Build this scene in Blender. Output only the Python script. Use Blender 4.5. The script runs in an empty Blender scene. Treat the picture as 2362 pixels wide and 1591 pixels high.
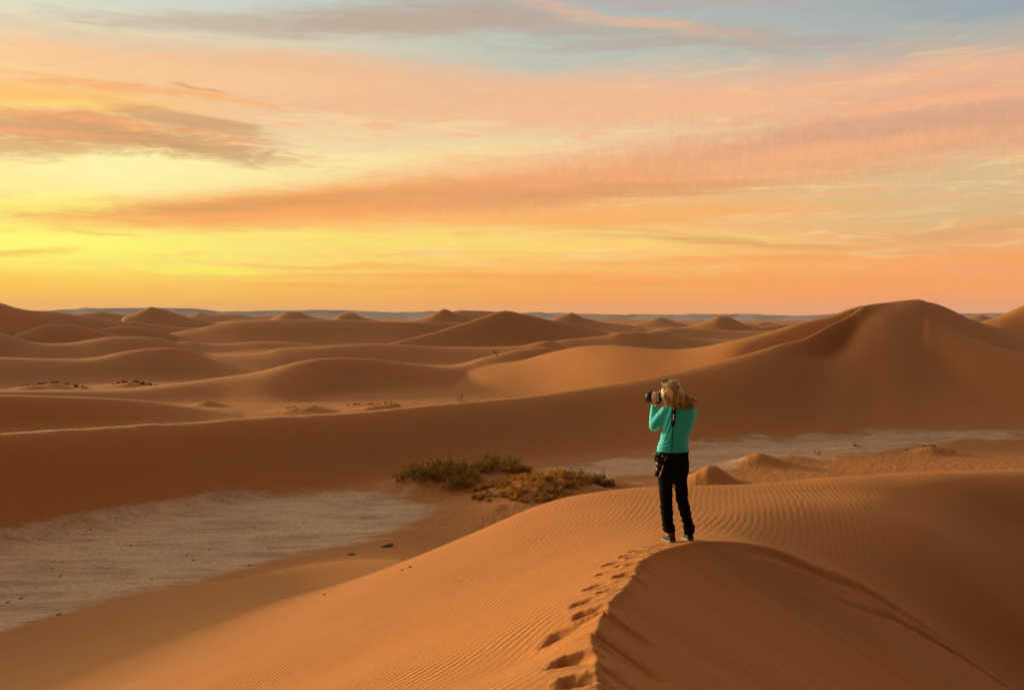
import bpy, bmesh, math, random
import numpy as np
from mathutils import Vector, Matrix, noise as mnoise
PI = math.pi
R = math.radians
random.seed(7)
rng = np.random.default_rng(7)
scene = bpy.context.scene
col = scene.collection

# ------------------------------------------------------------------ camera, world, sun, exposure
EYE = 9.0                                  # camera height above the clay pan (metres)
FOC = 2296.0                               # focal length in photo pixels (2362 wide)
PITCH = math.atan(63.0 / FOC)
cam_d = bpy.data.cameras.new('camera'); cam = bpy.data.objects.new('camera', cam_d); col.objects.link(cam)
cam_d.sensor_width = 36.0; cam_d.lens = 35.0
cam_d.clip_start = 0.05; cam_d.clip_end = 30000
cam.location = (0, 0, EYE); cam.rotation_euler = (PI / 2 - PITCH, 0, 0)
scene.camera = cam
scene.view_settings.view_transform = 'Standard'
scene.view_settings.look = 'None'
scene.view_settings.exposure = 0.0
scene.view_settings.gamma = 1.0
scene.render.engine = 'CYCLES'
scene.cycles.use_denoising = True
scene.cycles.max_bounces = 6
scene.cycles.diffuse_bounces = 2
scene.cycles.volume_bounces = 1
scene.render.film_transparent = False

SUN_AZ = R(-54.0)                          # left of the view axis (+Y)
SUN_EL = R(9.0)
sun_d = bpy.data.lights.new('sun', 'SUN'); sun = bpy.data.objects.new('sun', sun_d); col.objects.link(sun)
sun_d.energy = 4.0; sun_d.angle = R(3.5); sun_d.color = (1.0, 0.64, 0.32)
sdir = Vector((math.sin(SUN_AZ) * math.cos(SUN_EL), math.cos(SUN_AZ) * math.cos(SUN_EL), math.sin(SUN_EL)))
sun.rotation_euler = sdir.to_track_quat('Z', 'Y').to_euler()

def lin(c):
    return tuple(((v / 255.0) / 12.92 if v / 255.0 <= 0.04045 else ((v / 255.0 + 0.055) / 1.055) ** 2.4) for v in c) + (1.0,)

# ---------------------------------------------------------------- the sunset sky (procedural world shader)
world = bpy.data.worlds.new('World'); scene.world = world; world.use_nodes = True
WT = world.node_tree; WN = WT.nodes; WL = WT.links
WN.clear()
def wn(t, **k):
    n = WN.new(t)
    for a, b in k.items(): setattr(n, a, b)
    return n
def sock(n, i, v):
    if v is None: return
    if isinstance(v, bpy.types.NodeSocket): WL.new(v, n.inputs[i])
    else: n.inputs[i].default_value = v
def M(op, a, b=None, c=None, clamp=False):
    n = wn('ShaderNodeMath', operation=op, use_clamp=clamp)
    sock(n, 0, a); sock(n, 1, b); sock(n, 2, c)
    return n.outputs[0]
def comb(x, y, z=0.0):
    n = wn('ShaderNodeCombineXYZ'); sock(n, 0, x); sock(n, 1, y); sock(n, 2, z); return n.outputs[0]
def sstep(x, lo, hi):
    n = wn('ShaderNodeMapRange', interpolation_type='SMOOTHSTEP'); sock(n, 0, x)
    sock(n, 1, float(lo)); sock(n, 2, float(hi)); n.inputs[3].default_value = 0; n.inputs[4].default_value = 1
    return n.outputs[0]
def mixc(f, a, b):
    n = wn('ShaderNodeMix', data_type='RGBA', blend_type='MIX'); sock(n, 0, f); sock(n, 6, a); sock(n, 7, b)
    return n.outputs[2]
def noise(x, y, scale=1.0, detail=6.0, rough=0.55, dist=0.0, off=0.0):
    n = wn('ShaderNodeTexNoise', noise_dimensions='3D'); sock(n, 'Vector', comb(x, y, off))
    n.inputs['Scale'].default_value = scale; n.inputs['Detail'].default_value = detail
    n.inputs['Roughness'].default_value = rough; n.inputs['Distortion'].default_value = dist
    return n.outputs[0]

tc = wn('ShaderNodeTexCoord'); sep = wn('ShaderNodeSeparateXYZ'); WL.new(tc.outputs['Generated'], sep.inputs[0])
DEG = 180 / PI
azd = M('MULTIPLY', M('ARCTAN2', sep.outputs[0], sep.outputs[1]), DEG)
eld = M('MULTIPLY', M('ARCSINE', sep.outputs[2]), DEG)
def ua(x): return math.degrees(math.atan((x - 1181) / FOC))               # photo column -> azimuth in degrees
def va(y, x=1181):
    dx = (x - 1181) / FOC; dy = (795.5 - y) / FOC
    yy = math.cos(PITCH) + math.sin(PITCH) * dy; zz = -math.sin(PITCH) + math.cos(PITCH) * dy
    return math.degrees(math.atan2(zz, math.hypot(dx, yy)))               # photo row -> elevation in degrees
# slow warp so that no band runs perfectly straight
w1 = M('SUBTRACT', noise(M('MULTIPLY', azd, 0.05), M('MULTIPLY', eld, 0.14), 1.0, 3), 0.5)
w2 = M('SUBTRACT', noise(M('MULTIPLY', azd, 0.16), M('MULTIPLY', eld, 0.8), 1.0, 6, 0.6, 0.3, 7.3), 0.5)
el = M('ADD', eld, M('ADD', M('MULTIPLY', w1, 1.6), M('MULTIPLY', w2, 1.0)))
az = M('ADD', azd, M('MULTIPLY', w2, 5.0))
fine = noise(M('MULTIPLY', azd, 0.30), M('MULTIPLY', eld, 2.0), 1.0, 8, 0.62, 0.6, 3.1)      # streaky wisps
fib = noise(M('ADD', M('MULTIPLY', azd, 0.10), M('MULTIPLY', eld, 0.25)), M('MULTIPLY', eld, 3.4), 1.0, 7, 0.6, 0.25, 11.0)   # long fibres
mack = noise(M('MULTIPLY', azd, 1.7), M('MULTIPLY', eld, 0.8), 1.0, 6, 0.65, 0.5, 5.0)       # mackerel texture

def ramp(stops, x):
    # stops: (photo row, sRGB); elevation -> colour
    n = wn('ShaderNodeValToRGB'); cr = n.color_ramp; cr.interpolation = 'B_SPLINE'
    st = sorted([((va(y) + 2.0) / 92.0, c) for y, c in stops])
    st = [(max(0.0, min(1.0, p)), c) for p, c in st]
    while len(cr.elements) > 1: cr.elements.remove(cr.elements[-1])
    cr.elements[0].position = st[0][0]; cr.elements[0].color = lin(st[0][1])
    for p, c in st[1:]:
        e = cr.elements.new(p); e.color = lin(c)
    # squash: ramp coordinate
    WL.new(M('DIVIDE', M('ADD', el, 2.0), 92.0), n.inputs[0])
    return n.outputs[0]
UP = [(-900, (158, 148, 126)), (-2600, (140, 118, 92))]
left = ramp([(760, (255, 170, 50)), (715, (255, 176, 52)), (675, (255, 194, 56)), (620, (255, 222, 88)), (560, (255, 240, 112)), (500, (255, 242, 118)), (440, (255, 232, 140)),
             (380, (253, 226, 152)), (320, (240, 200, 140)), (250, (250, 206, 140)), (190, (252, 206, 150)), (140, (238, 218, 178)), (90, (229, 224, 192)), (20, (214, 221, 204)), (-200, (182, 198, 200))] + UP, 0)
midl = ramp([(760, (255, 164, 52)), (715, (255, 168, 54)), (675, (255, 186, 60)), (620, (255, 218, 96)), (565, (255, 232, 120)), (530, (255, 224, 120)), (490, (255, 206, 118)), (440, (250, 212, 140)),
             (390, (255, 238, 168)), (340, (250, 222, 170)), (290, (240, 196, 150)), (220, (240, 192, 148)), (160, (236, 200, 160)), (110, (216, 210, 184)), (60, (203, 208, 194)), (0, (198, 206, 200)), (-200, (170, 186, 192))] + UP, 0)
midr = ramp([(760, (255, 150, 64)), (715, (255, 154, 64)), (675, (255, 166, 68)), (620, (255, 190, 96)), (565, (255, 212, 118)), (520, (252, 190, 112)), (460, (246, 182, 116)), (400, (244, 184, 126)),
             (340, (240, 206, 158)), (290, (240, 200, 158)), (240, (236, 190, 156)), (190, (222, 192, 168)), (150, (186, 192, 178)), (100, (182, 194, 184)), (50, (182, 190, 184)), (0, (182, 182, 178)), (-200, (156, 170, 178))] + UP, 0)
right = ramp([(760, (244, 146, 94)), (715, (248, 150, 92)), (670, (254, 156, 84)), (610, (250, 168, 102)), (570, (240, 170, 108)), (520, (222, 182, 128)), (440, (220, 188, 142)), (390, (222, 186, 146)),
              (340, (226, 172, 138)), (290, (224, 170, 140)), (240, (236, 178, 144)), (200, (232, 180, 150)), (165, (186, 178, 166)), (110, (170, 176, 170)), (50, (158, 168, 172)), (0, (148, 164, 174)), (-200, (134, 152, 166))] + UP, 0)
c = mixc(sstep(az, ua(-60), ua(700)), left, midl)
c = mixc(sstep(az, ua(480), ua(1450)), c, midr)
c = mixc(sstep(az, ua(1250), ua(2330)), c, right)

def blob(c, x, y, wx, wy, rot, color, amount=1.0, nz=None, namt=1.2, soft=(1.15, 0.35)):
    """One cloud: an ellipse in azimuth and elevation whose rim is eaten by noise. Sizes in photo pixels."""
    ca, sa = math.cos(R(rot)), math.sin(R(rot))
    px = 40.07
    du = M('SUBTRACT', az, ua(x)); dv = M('SUBTRACT', el, va(y, x))
    p = M('DIVIDE', M('ADD', M('MULTIPLY', du, ca), M('MULTIPLY', dv, sa)), wx / px)
    q = M('DIVIDE', M('SUBTRACT', M('MULTIPLY', dv, ca), M('MULTIPLY', du, sa)), wy / px)
    d = M('SQRT', M('ADD', M('MULTIPLY', p, p), M('MULTIPLY', q, q)))
    if nz is not None:
        d = M('ADD', d, M('MULTIPLY', M('SUBTRACT', nz, 0.5), namt))
    m = sstep(d, soft[0], soft[1])
    return mixc(M('MULTIPLY', m, amount), c, lin(color))
# -- broad wisps everywhere: warm and pale streaks so that no patch is flat
band_lo = M('MULTIPLY', sstep(eld, 1.0, 4.0), sstep(eld, 16.5, 11.0))
wisp1 = sstep(fine, 0.50, 0.68); wisp2 = sstep(fib, 0.52, 0.70); wisp3 = sstep(noise(M('MULTIPLY', azd, 0.22), M('MULTIPLY', eld, 1.5), 1.0, 8, 0.6, 0.8, 23.0), 0.50, 0.66)
c = mixc(M('MULTIPLY', M('MULTIPLY', wisp1, band_lo), 0.42), c, lin((250, 168, 108)))
c = mixc(M('MULTIPLY', M('MULTIPLY', wisp3, band_lo), 0.40), c, lin((255, 222, 160)))
c = mixc(M('MULTIPLY', M('MULTIPLY', wisp2, sstep(eld, 9.0, 3.0)), 0.34), c, lin((255, 168, 82)))
# -- pale yellow glows round the hidden sun
c = blob(c, 300, 395, 330, 60, 2, (255, 248, 170), 0.85, fine, 0.7, (1.5, 0.1))
c = blob(c, 60, 545, 420, 60, 0, (255, 255, 112), 0.80, fine, 0.7, (1.5, 0.1))
c = blob(c, 230, 470, 190, 26, 0, (255, 252, 124), 0.65, fine, 0.8, (1.4, 0.1))
c = blob(c, 480, 615, 210, 13, -1, (255, 246, 90), 0.75, fine, 1.0, (1.3, 0.1))
c = blob(c, 760, 372, 420, 30, 5, (255, 234, 164), 0.60, fine, 1.1, (1.4, 0.1))
c = blob(c, 1050, 330, 420, 14, 3, (240, 218, 166), 0.6, fine, 1.6, (1.2, 0.1))
c = blob(c, 560, 530, 470, 16, -4, (255, 236, 108), 0.6, fib, 1.8, (1.2, 0.2))
c = blob(c, 1000, 560, 640, 20, -1, (255, 226, 104), 0.55, fib, 1.6, (1.3, 0.2))
c = blob(c, 1480, 545, 460, 18, -3, (255, 214, 118), 0.75, fib, 2.0, (1.3, 0.2))
# -- peach veil with its torn upper rim
c = blob(c, 900, 205, 900, 62, -3, (244, 186, 140), 0.62, fine, 1.1, (1.25, 0.55))
c = blob(c, 420, 175, 460, 34, -2, (250, 200, 146), 0.60, fine, 1.3, (1.25, 0.3))
c = blob(c, 1500, 250, 620, 30, 1, (242, 186, 142), 0.55, fine, 1.4, (1.25, 0.3))
# -- the long orange bank across the middle
c = blob(c, 800, 470, 720, 44, 4, (248, 164, 88), 0.95, fine, 0.9, (1.3, 0.45))
c = blob(c, 700, 462, 500, 18, 4, (222, 152, 86), 0.70, fine, 1.3, (1.3, 0.2))
c = blob(c, 1240, 440, 420, 46, 6, (232, 156, 98), 0.80, mack, 1.3, (1.3, 0.3))
c = blob(c, 1240, 505, 900, 26, 1, (255, 172, 88), 0.65, fib, 1.4, (1.3, 0.2))
c = blob(c, 1720, 372, 760, 54, 3, (248, 168, 114), 0.75, mack, 0.8, (1.5, 0.2))
c = blob(c, 1500, 436, 520, 18, 2, (220, 154, 98), 0.60, fib, 1.8, (1.3, 0.2))
# -- right hand mauve bank
c = blob(c, 2150, 298, 600, 54, 3, (214, 162, 132), 0.7, mack, 0.8, (1.5, 0.2))
c = blob(c, 2200, 240, 460, 20, 2, (250, 180, 136), 0.80, mack, 1.3, (1.2, 0.2))
c = blob(c, 1800, 222, 560, 14, 3, (246, 184, 142), 0.60, fine, 1.5, (1.2, 0.2))
c = blob(c, 1950, 350, 420, 22, 3, (250, 180, 126), 0.60, mack, 1.6, (1.2, 0.2))
c = blob(c, 2180, 470, 260, 34, 4, (218, 186, 136), 0.45, fine, 1.0, (1.4, 0.2))
# -- streaks low on the right
c = blob(c, 1700, 562, 420, 13, -4, (224, 158, 92), 0.75, fib, 1.6, (1.2, 0.1))
c = blob(c, 1560, 540, 260, 8, -5, (230, 172, 104), 0.6, fib, 1.6, (1.2, 0.1))
c = blob(c, 2250, 530, 300, 18, 5, (222, 164, 104), 0.6, fine, 1.2, (1.2, 0.1))
c = blob(c, 2000, 600, 760, 12, 0, (255, 158, 80), 0.6, fib, 1.6, (1.2, 0.2))
c = blob(c, 1500, 650, 1000, 16, -1, (255, 156, 72), 0.6, fib, 1.6, (1.2, 0.2))
c = blob(c, 850, 614, 400, 9, -2, (252, 184, 78), 0.7, fib, 1.8, (1.1, 0.1))
c = blob(c, 240, 531, 110, 5, -4, (244, 200, 86), 0.6, fib, 1.2, (1.2, 0.1))
c = blob(c, 40, 577, 130, 11, 2, (244, 192, 78), 0.7, fine, 1.0, (1.2, 0.1))
c = blob(c, 900, 664, 520, 8, -1, (252, 166, 62), 0.5, fib, 1.8, (1.2, 0.2))
wsp = noise(M('MULTIPLY', azd, 0.55), M('MULTIPLY', eld, 2.6), 1.0, 9, 0.66, 0.9, 17.0)
# -- left hand clouds with burning edges
c = blob(c, 60, 226, 420, 40, -2, (255, 192, 100), 0.85, fine, 1.3, (1.2, 0.2))
c = blob(c, 60, 250, 260, 14, 4, (255, 214, 120), 0.7, fine, 1.6, (1.2, 0.2))
c = blob(c, 330, 214, 420, 14, -2, (250, 172, 104), 0.70, wsp, 2.0, (1.1, 0.1))
c = blob(c, 460, 204, 80, 7, -6, (206, 150, 108), 0.7, fine, 1.2, (1.1, 0.1))
c = blob(c, 480, 219, 150, 6, -3, (255, 182, 108), 0.80, fine, 1.0, (1.1, 0.1))
c = blob(c, 150, 304, 400, 33, -1, (218, 152, 100), 0.85, wsp, 1.5, (1.45, 0.25))
c = blob(c, 470, 290, 220, 22, -7, (202, 154, 108), 0.80, fine, 1.3, (1.2, 0.2))
c = blob(c, 420, 338, 290, 29, -4, (204, 154, 106), 0.85, wsp, 1.5, (1.4, 0.2))
c = blob(c, 110, 346, 260, 24, 4, (214, 156, 102), 0.7, wsp, 1.8, (1.4, 0.2))
c = blob(c, 230, 288, 400, 11, -2, (244, 158, 98), 0.65, wsp, 2.0, (1.2, 0.1))
c = blob(c, 90, 312, 280, 8, 0, (250, 166, 104), 0.65, wsp, 1.8, (1.2, 0.1))
c = blob(c, 330, 306, 50, 7, 0, (254, 180, 106), 0.8, fine, 1.0, (1.1, 0.1))
# -- grey-mauve bank along the top with its pink streak
c = blob(c, 640, 62, 560, 30, 2, (198, 178, 158), 0.80, fine, 1.2, (1.2, 0.3))
c = blob(c, 960, 52, 360, 46, 2, (188, 166, 148), 0.85, fine, 1.0, (1.2, 0.3))
c = blob(c, 120, 66, 380, 20, -3, (220, 202, 170), 0.6, fine, 1.3, (1.2, 0.3))
c = blob(c, 1250, 50, 380, 46, -9, (184, 164, 150), 0.70, fine, 1.4, (1.2, 0.2))
c = blob(c, 1330, 30, 330, 17, -13, (226, 182, 154), 0.70, fine, 1.2, (1.2, 0.1))
c = blob(c, 1560, 76, 290, 14, -8, (230, 184, 152), 0.75, fine, 1.2, (1.2, 0.1))
c = blob(c, 1500, 112, 420, 14, -1, (186, 168, 156), 0.60, fine, 1.5, (1.2, 0.1))
c = blob(c, 1760, 92, 300, 30, -6, (182, 164, 154), 0.65, fine, 1.5, (1.2, 0.1))
c = blob(c, 1560, 12, 340, 18, -4, (188, 168, 158), 0.60, fine, 1.5, (1.2, 0.1))
c = blob(c, 2280, 20, 200, 22, -2, (142, 162, 178), 0.6, fine, 1.2, (1.3, 0.1))
# -- small mackerel dapple along the bank
mk = M('MULTIPLY', M('MULTIPLY', sstep(eld, 5.0, 8.0), sstep(eld, 13.5, 10.0)), sstep(azd, -4.0, 8.0))
dap = M('SUBTRACT', noise(M('MULTIPLY', azd, 3.4), M('MULTIPLY', eld, 2.0), 1.0, 4, 0.6, 0.6, 31.0), 0.5)
dg_ = M('ADD', 1.0, M('MULTIPLY', M('MULTIPLY', dap, mk), 0.22))
mg0 = wn('ShaderNodeMix', data_type='RGBA', blend_type='MULTIPLY'); mg0.inputs[0].default_value = 1.0
WL.new(c, mg0.inputs[6]); WL.new(comb(dg_, dg_, dg_), mg0.inputs[7]); c = mg0.outputs[2]
# -- overall fibre so no patch of sky is flat
g = M('ADD', 0.93, M('ADD', M('MULTIPLY', M('ADD', fib, fine), 0.055), M('MULTIPLY', M('SUBTRACT', wsp, 0.5), 0.10)))
mg = wn('ShaderNodeMix', data_type='RGBA', blend_type='MULTIPLY'); mg.inputs[0].default_value = 1.0
WL.new(c, mg.inputs[6]); WL.new(comb(g, g, g), mg.inputs[7]); c = mg.outputs[2]
# -- away from the sunset the unseen dome is set dim and reddish, keeping facing slopes dark
away = sstep(sep.outputs[1], 0.35, -0.22)
c = mixc(M('MULTIPLY', away, 0.95), c, lin((58, 22, 8)))
nish = wn('ShaderNodeTexSky', sky_type='NISHITA'); nish.sun_disc = False
nish.sun_elevation = SUN_EL; nish.sun_rotation = SUN_AZ
bg1 = wn('ShaderNodeBackground'); WL.new(c, bg1.inputs[0]); 
# the dome is brighter overhead and left of the frame, round the hidden sun, than in the part the lens sees
gain = M('ADD', 1.0, M('ADD', M('MULTIPLY', sstep(eld, 21.0, 42.0), 0.30), M('MULTIPLY', M('MULTIPLY', sstep(M('MULTIPLY', azd, -1.0), 31.0, 50.0), M('SUBTRACT', 1.0, away)), 4.2)))
gain = M('ADD', gain, M('MULTIPLY', M('MULTIPLY', sstep(azd, 31.0, 60.0), M('SUBTRACT', 1.0, away)), 0.5))
WL.new(gain, bg1.inputs[1])
bg2 = wn('ShaderNodeBackground'); WL.new(nish.outputs[0], bg2.inputs[0]); bg2.inputs[1].default_value = 0.004
ad = wn('ShaderNodeAddShader'); WL.new(bg1.outputs[0], ad.inputs[0]); WL.new(bg2.outputs[0], ad.inputs[1])
wo = wn('ShaderNodeOutputWorld'); WL.new(ad.outputs[0], wo.inputs[0])
world.cycles.sampling_method = 'MANUAL'; world.cycles.sample_map_resolution = 1024
# ------------------------------------------------------------------ helpers
def tag(o, label=None, cat=None, group=None, kind=None):
    if label: o['label'] = label
    if cat: o['category'] = cat
    if group: o['group'] = group
    if kind: o['kind'] = kind
    return o
def ray(x, y):
    """photo pixel -> (sin az, cos az, slope) of its sight line"""
    dx = (x - 1181) / FOC; dy = (795.5 - y) / FOC
    yy = math.cos(PITCH) + math.sin(PITCH) * dy; zz = -math.sin(PITCH) + math.cos(PITCH) * dy
    h = math.hypot(dx, yy)
    return dx / h, yy / h, zz / h
def at_r(x, y, r):
    s, c_, k = ray(x, y); return (s * r, c_ * r, k * r)
def at_z(x, y, z):
    s, c_, k = ray(x, y); r = z / k; return (s * r, c_ * r, z)
def fnoise(x, y, seed=0, octaves=4):
    """cheap value noise on arrays, about -1..1"""
    out = np.zeros_like(x); amp = 1.0; tot = 0
    for o in range(octaves):
        xi = np.floor(x).astype(np.int64); yi = np.floor(y).astype(np.int64)
        fx = x - xi; fy = y - yi
        fx = fx * fx * fx * (fx * (fx * 6 - 15) + 10); fy = fy * fy * fy * (fy * (fy * 6 - 15) + 10)
        def h(a, b):
            n = (a * 374761393 + b * 668265263 + (seed + o) * 982451653) & 0xffffffff
            n = ((n ^ (n >> 13)) * 1274126177) & 0xffffffff
            return ((n ^ (n >> 16)) & 0xffff) / 32767.5 - 1.0
        v = (h(xi, yi) * (1 - fx) + h(xi + 1, yi) * fx) * (1 - fy) + (h(xi, yi + 1) * (1 - fx) + h(xi + 1, yi + 1) * fx) * fy
        out += v * amp; tot += amp; amp *= 0.5; x = x * 2.03 + 11.7; y = y * 2.03 + 5.3
    return out / tot
def pchip(xs, ys, x):
    xs = np.asarray(xs, float); ys = np.asarray(ys, float)
    h = np.diff(xs); d = np.diff(ys) / h
    m = np.zeros(len(xs))
    for i in range(1, len(xs) - 1):
        if d[i - 1] * d[i] > 0:
            w1_, w2_ = 2 * h[i] + h[i - 1], h[i] + 2 * h[i - 1]
            m[i] = (w1_ + w2_) / (w1_ / d[i - 1] + w2_ / d[i])
    m[0] = d[0]; m[-1] = d[-1]
    xc = np.clip(x, xs[0], xs[-1]); i = np.clip(np.searchsorted(xs, xc) - 1, 0, len(xs) - 2)
    t = (xc - xs[i]) / h[i]; t2 = t * t; t3 = t2 * t
    return (2 * t3 - 3 * t2 + 1) * ys[i] + (t3 - 2 * t2 + t) * h[i] * m[i] + (-2 * t3 + 3 * t2) * ys[i + 1] + (t3 - t2) * h[i] * m[i + 1]

# ------------------------------------------------------------------ the dune field: one entry per ridge
# (photo column, photo row of the crest, distance, width of the near face, width of the far face), metres; roundness of the crest
B0 = -9.0
def base_level(r):
    k = np.clip((r - 850) / 900, 0, 1); k = k * k * (3 - 2 * k)
    near_ = B0 + 1.4 * np.clip((r - 200) / 250, 0, 1) + 4.2 * np.clip((r - 430) / 420, 0, 1)
    return near_ * (1 - k) + k * (-0.0058 * r)                # the plain falls away towards the table mountains
RIDGES = []
def ridge(pts, sharp=0.0): RIDGES.append((pts, sharp))
# the big ridge that climbs to the tall dune at the right
ridge([(-900, 1075, 44, 8, 22), (-300, 1028, 47, 7.5, 22), (0, 1002, 50.5, 7.8, 24), (180, 991, 52.5, 8.2, 24), (290, 984.5, 54, 8.6, 24), (338, 980, 54.6, 8.8, 24), (390, 979.5, 55.5, 8.8, 24), (560, 967, 58, 9, 24), (800, 954, 62, 9.5, 26),
       (1000, 935, 67, 10.5, 26), (1200, 917, 73, 12, 24), (1380, 891, 78.5, 13.5, 22), (1509, 868, 82, 15, 20), (1587, 851, 84.5, 16.5, 18), (1664, 832, 87, 17.5, 16), (1741, 811, 90, 19, 14),
       (1800, 794, 93, 21, 14), (1845, 784, 96, 23, 14), (1880, 769, 99, 26, 14), (1910, 752, 102, 29, 14), (1945, 736, 105, 31, 14), (1972, 719, 108, 34, 16), (1990, 706, 111, 36, 20), (2050, 697, 115, 40, 28), (2118, 690.5, 119, 44, 34),
       (2150, 702, 120, 44, 34), (2228, 732, 121, 45, 34), (2290, 753, 122, 46, 34), (2362, 770, 124, 48, 34), (2600, 800, 132, 54, 40), (3400, 840, 150, 60, 50)], 0.35)
ridge([(2085, 782, 110, 22, 16), (2150, 779, 108, 24, 16), (2226, 790, 105, 24, 16), (2277, 800, 104, 24, 16), (2362, 817, 103, 24, 16), (2600, 850, 102, 22, 16), (3000, 960, 100, 20, 16)], 0.1)
# lit slope behind it
ridge([(1010, 900, 134, 20, 22), (1100, 853, 136, 26, 24), (1200, 832, 136, 30, 26), (1277, 811, 133, 32, 26), (1355, 797.5, 128, 32, 26), (1406, 796, 125, 32, 26), (1483, 802, 121, 30, 24), (1561, 806, 118, 28, 24), (1612, 801, 116, 27, 24),
       (1690, 786, 113, 24, 24), (1762, 769, 115, 24, 24), (1839, 746, 118, 24, 24), (1917, 728, 122, 24, 26), (1955, 714, 125, 24, 26), (1990, 704.5, 127, 24, 26), (2120, 696, 130, 24, 26), (2300, 770, 134, 20, 26)], 0.1)
# middle dune
ridge([(-700, 930, 112, 9, 14), (0, 902.5, 114, 9, 16), (219, 901, 116, 10, 16), (283, 899, 117, 11, 16), (387, 888, 119, 13, 18), (438, 881.5, 120, 14, 20), (515, 871, 122, 16, 22), (600, 857, 124, 26, 24), (660, 841, 126, 28, 26), (700, 832, 128, 26, 26), (740, 827, 129, 20, 26),
       (780, 825, 131, 18, 26), (858, 828, 133, 18, 26), (935, 838, 136, 20, 26), (1038, 845, 141, 24, 26), (1115, 825, 146, 28, 28), (1200, 806, 152, 30, 30), (1255, 801, 156, 30, 30), (1330, 822, 158, 30, 30), (1450, 850, 160, 20, 20)], 0.05)
ridge([(-700, 940, 90, 9, 10), (0, 911, 93, 10, 11), (150, 915, 94, 10, 11), (219, 917, 95, 10, 11), (309, 923, 96, 9.5, 11), (387, 932, 96, 9, 11), (470, 944, 95, 8, 10), (600, 972, 92, 8, 10)], 0.0)
ridge([(-2800, 820, 70, 22, 30), (-2000, 740, 62, 22, 30), (-1500, 690, 56, 20, 30), (-1150, 668, 53, 18, 30), (-850, 674, 54, 18, 30), (-500, 750, 58, 16, 30), (-250, 910, 60, 14, 24), (-80, 1000, 60, 12, 20)], 0.1)   # unseen tall dune added beyond the left edge, shaped so its shadow lies over the clay
# left-hand ridges
ridge([(-700, 812, 160, 24, 20), (0, 824, 162, 24, 20), (77, 826, 163, 24, 20), (180, 827.5, 164, 24, 20), (232, 822, 165, 24, 20), (283, 811, 166, 24, 22), (335, 804, 167, 24, 22), (387, 802, 168, 24, 22), (425, 806, 169, 24, 22), (455, 815, 170, 24, 22), (500, 834, 170, 22, 20), (580, 875, 170, 14, 14)], 0.1)
ridge([(400, 850, 172, 20, 20), (464, 826, 178, 26, 22), (515, 820, 182, 30, 24), (600, 813, 186, 36, 24), (652, 802, 189, 38, 24), (729, 799, 192, 36, 24), (780, 795, 194, 30, 24), (858, 793, 196, 30, 24), (935, 795, 198, 30, 24), (1012, 799, 200, 30, 24),
       (1115, 800, 203, 32, 24), (1200, 797, 206, 34, 24), (1264, 785.5, 208, 34, 24), (1303, 798, 210, 34, 24), (1350, 812, 212, 30, 20)], 0.15)
ridge([(-700, 752, 232, 30, 26), (0, 768, 232, 30, 26), (39, 779, 232, 30, 26), (77, 789, 232, 30, 26), (110, 792, 232, 30, 26), (155, 791, 233, 30, 26), (206, 783.5, 234, 32, 26), (258, 777, 235, 32, 26), (309, 776, 236, 32, 26), (361, 779, 238, 32, 26), (400, 787, 240, 30, 26), (440, 802, 242, 26, 22), (500, 840, 242, 20, 20)], 0.15)
ridge([(340, 790, 268, 24, 24), (438, 788, 270, 26, 24), (490, 793, 272, 26, 24), (541, 791, 274, 26, 24), (600, 787.5, 276, 26, 24), (652, 788, 278, 26, 24), (729, 796, 280, 26, 24), (800, 815, 280, 20, 24)], 0.1)
# long dark dune
ridge([(300, 786, 322, 24, 60), (348, 777, 324, 28, 60), (412, 765, 326, 34, 60), (464, 756, 328, 38, 60), (503, 747, 330, 42, 60), (541, 742, 330, 44, 60), (600, 738.5, 330, 46, 60), (677, 736.5, 330, 46, 60), (780, 737, 330, 46, 60), (858, 740, 330, 46, 60), (925, 742, 328, 42, 50), (955, 754, 326, 36, 44), (985, 772, 324, 28, 40), (1020, 800, 322, 24, 30)], 0.6)
ridge([(900, 742, 380, 24, 40), (945, 742, 382, 26, 40), (1010, 744, 384, 26, 40), (1060, 744, 386, 26, 40), (1100, 750, 388, 26, 40), (1130, 760, 388, 26, 40)], 0.4)
# pyramid dune in the middle
ridge([(840, 812, 250, 14, 30), (896, 793, 256, 18, 36), (987, 770, 272, 24, 44), (1064, 747, 286, 30, 50), (1115, 731, 294, 34, 54), (1162, 716.5, 300, 34, 60), (1185, 719, 300, 30, 60), (1210, 725, 302, 30, 60), (1252, 734.5, 306, 32, 60), (1329, 750, 314, 34, 50), (1380, 762, 320, 34, 44), (1420, 773, 324, 30, 40), (1470, 800, 328, 26, 30)], 0.5)
# ridges between the pyramid and the tall dune
ridge([(1230, 800, 238, 18, 26), (1290, 785, 242, 22, 28), (1355, 778, 246, 26, 30), (1393, 774, 248, 28, 30), (1432, 766.5, 250, 30, 30), (1471, 765.5, 252, 30, 30), (1522, 773, 256, 30, 30), (1587, 783, 262, 30, 30), (1638, 792, 266, 28, 30), (1720, 810, 270, 22, 24)], 0.6)
ridge([(1420, 785, 296, 20, 40), (1483, 766.5, 300, 28, 40), (1520, 763, 302, 30, 40), (1561, 774, 306, 30, 30), (1640, 783, 312, 30, 30), (1720, 784, 318, 28, 30), (1800, 800, 322, 28, 30)], 0.3)
ridge([(1440, 775, 372, 22, 40), (1500, 763, 376, 30, 40), (1548, 755.5, 380, 34, 40), (1612, 758.5, 386, 34, 40), (1690, 762, 392, 34, 40), (1740, 763, 396, 34, 40), (1800, 762, 400, 34, 40), (1900, 775, 410, 30, 40)], 0.6)
ridge([(1700, 758, 470, 34, 60), (1759, 752, 480, 34, 60), (1800, 748, 490, 34, 60), (1860, 746, 500, 34, 60), (1940, 752, 510, 34, 60)], 0.4)
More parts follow.
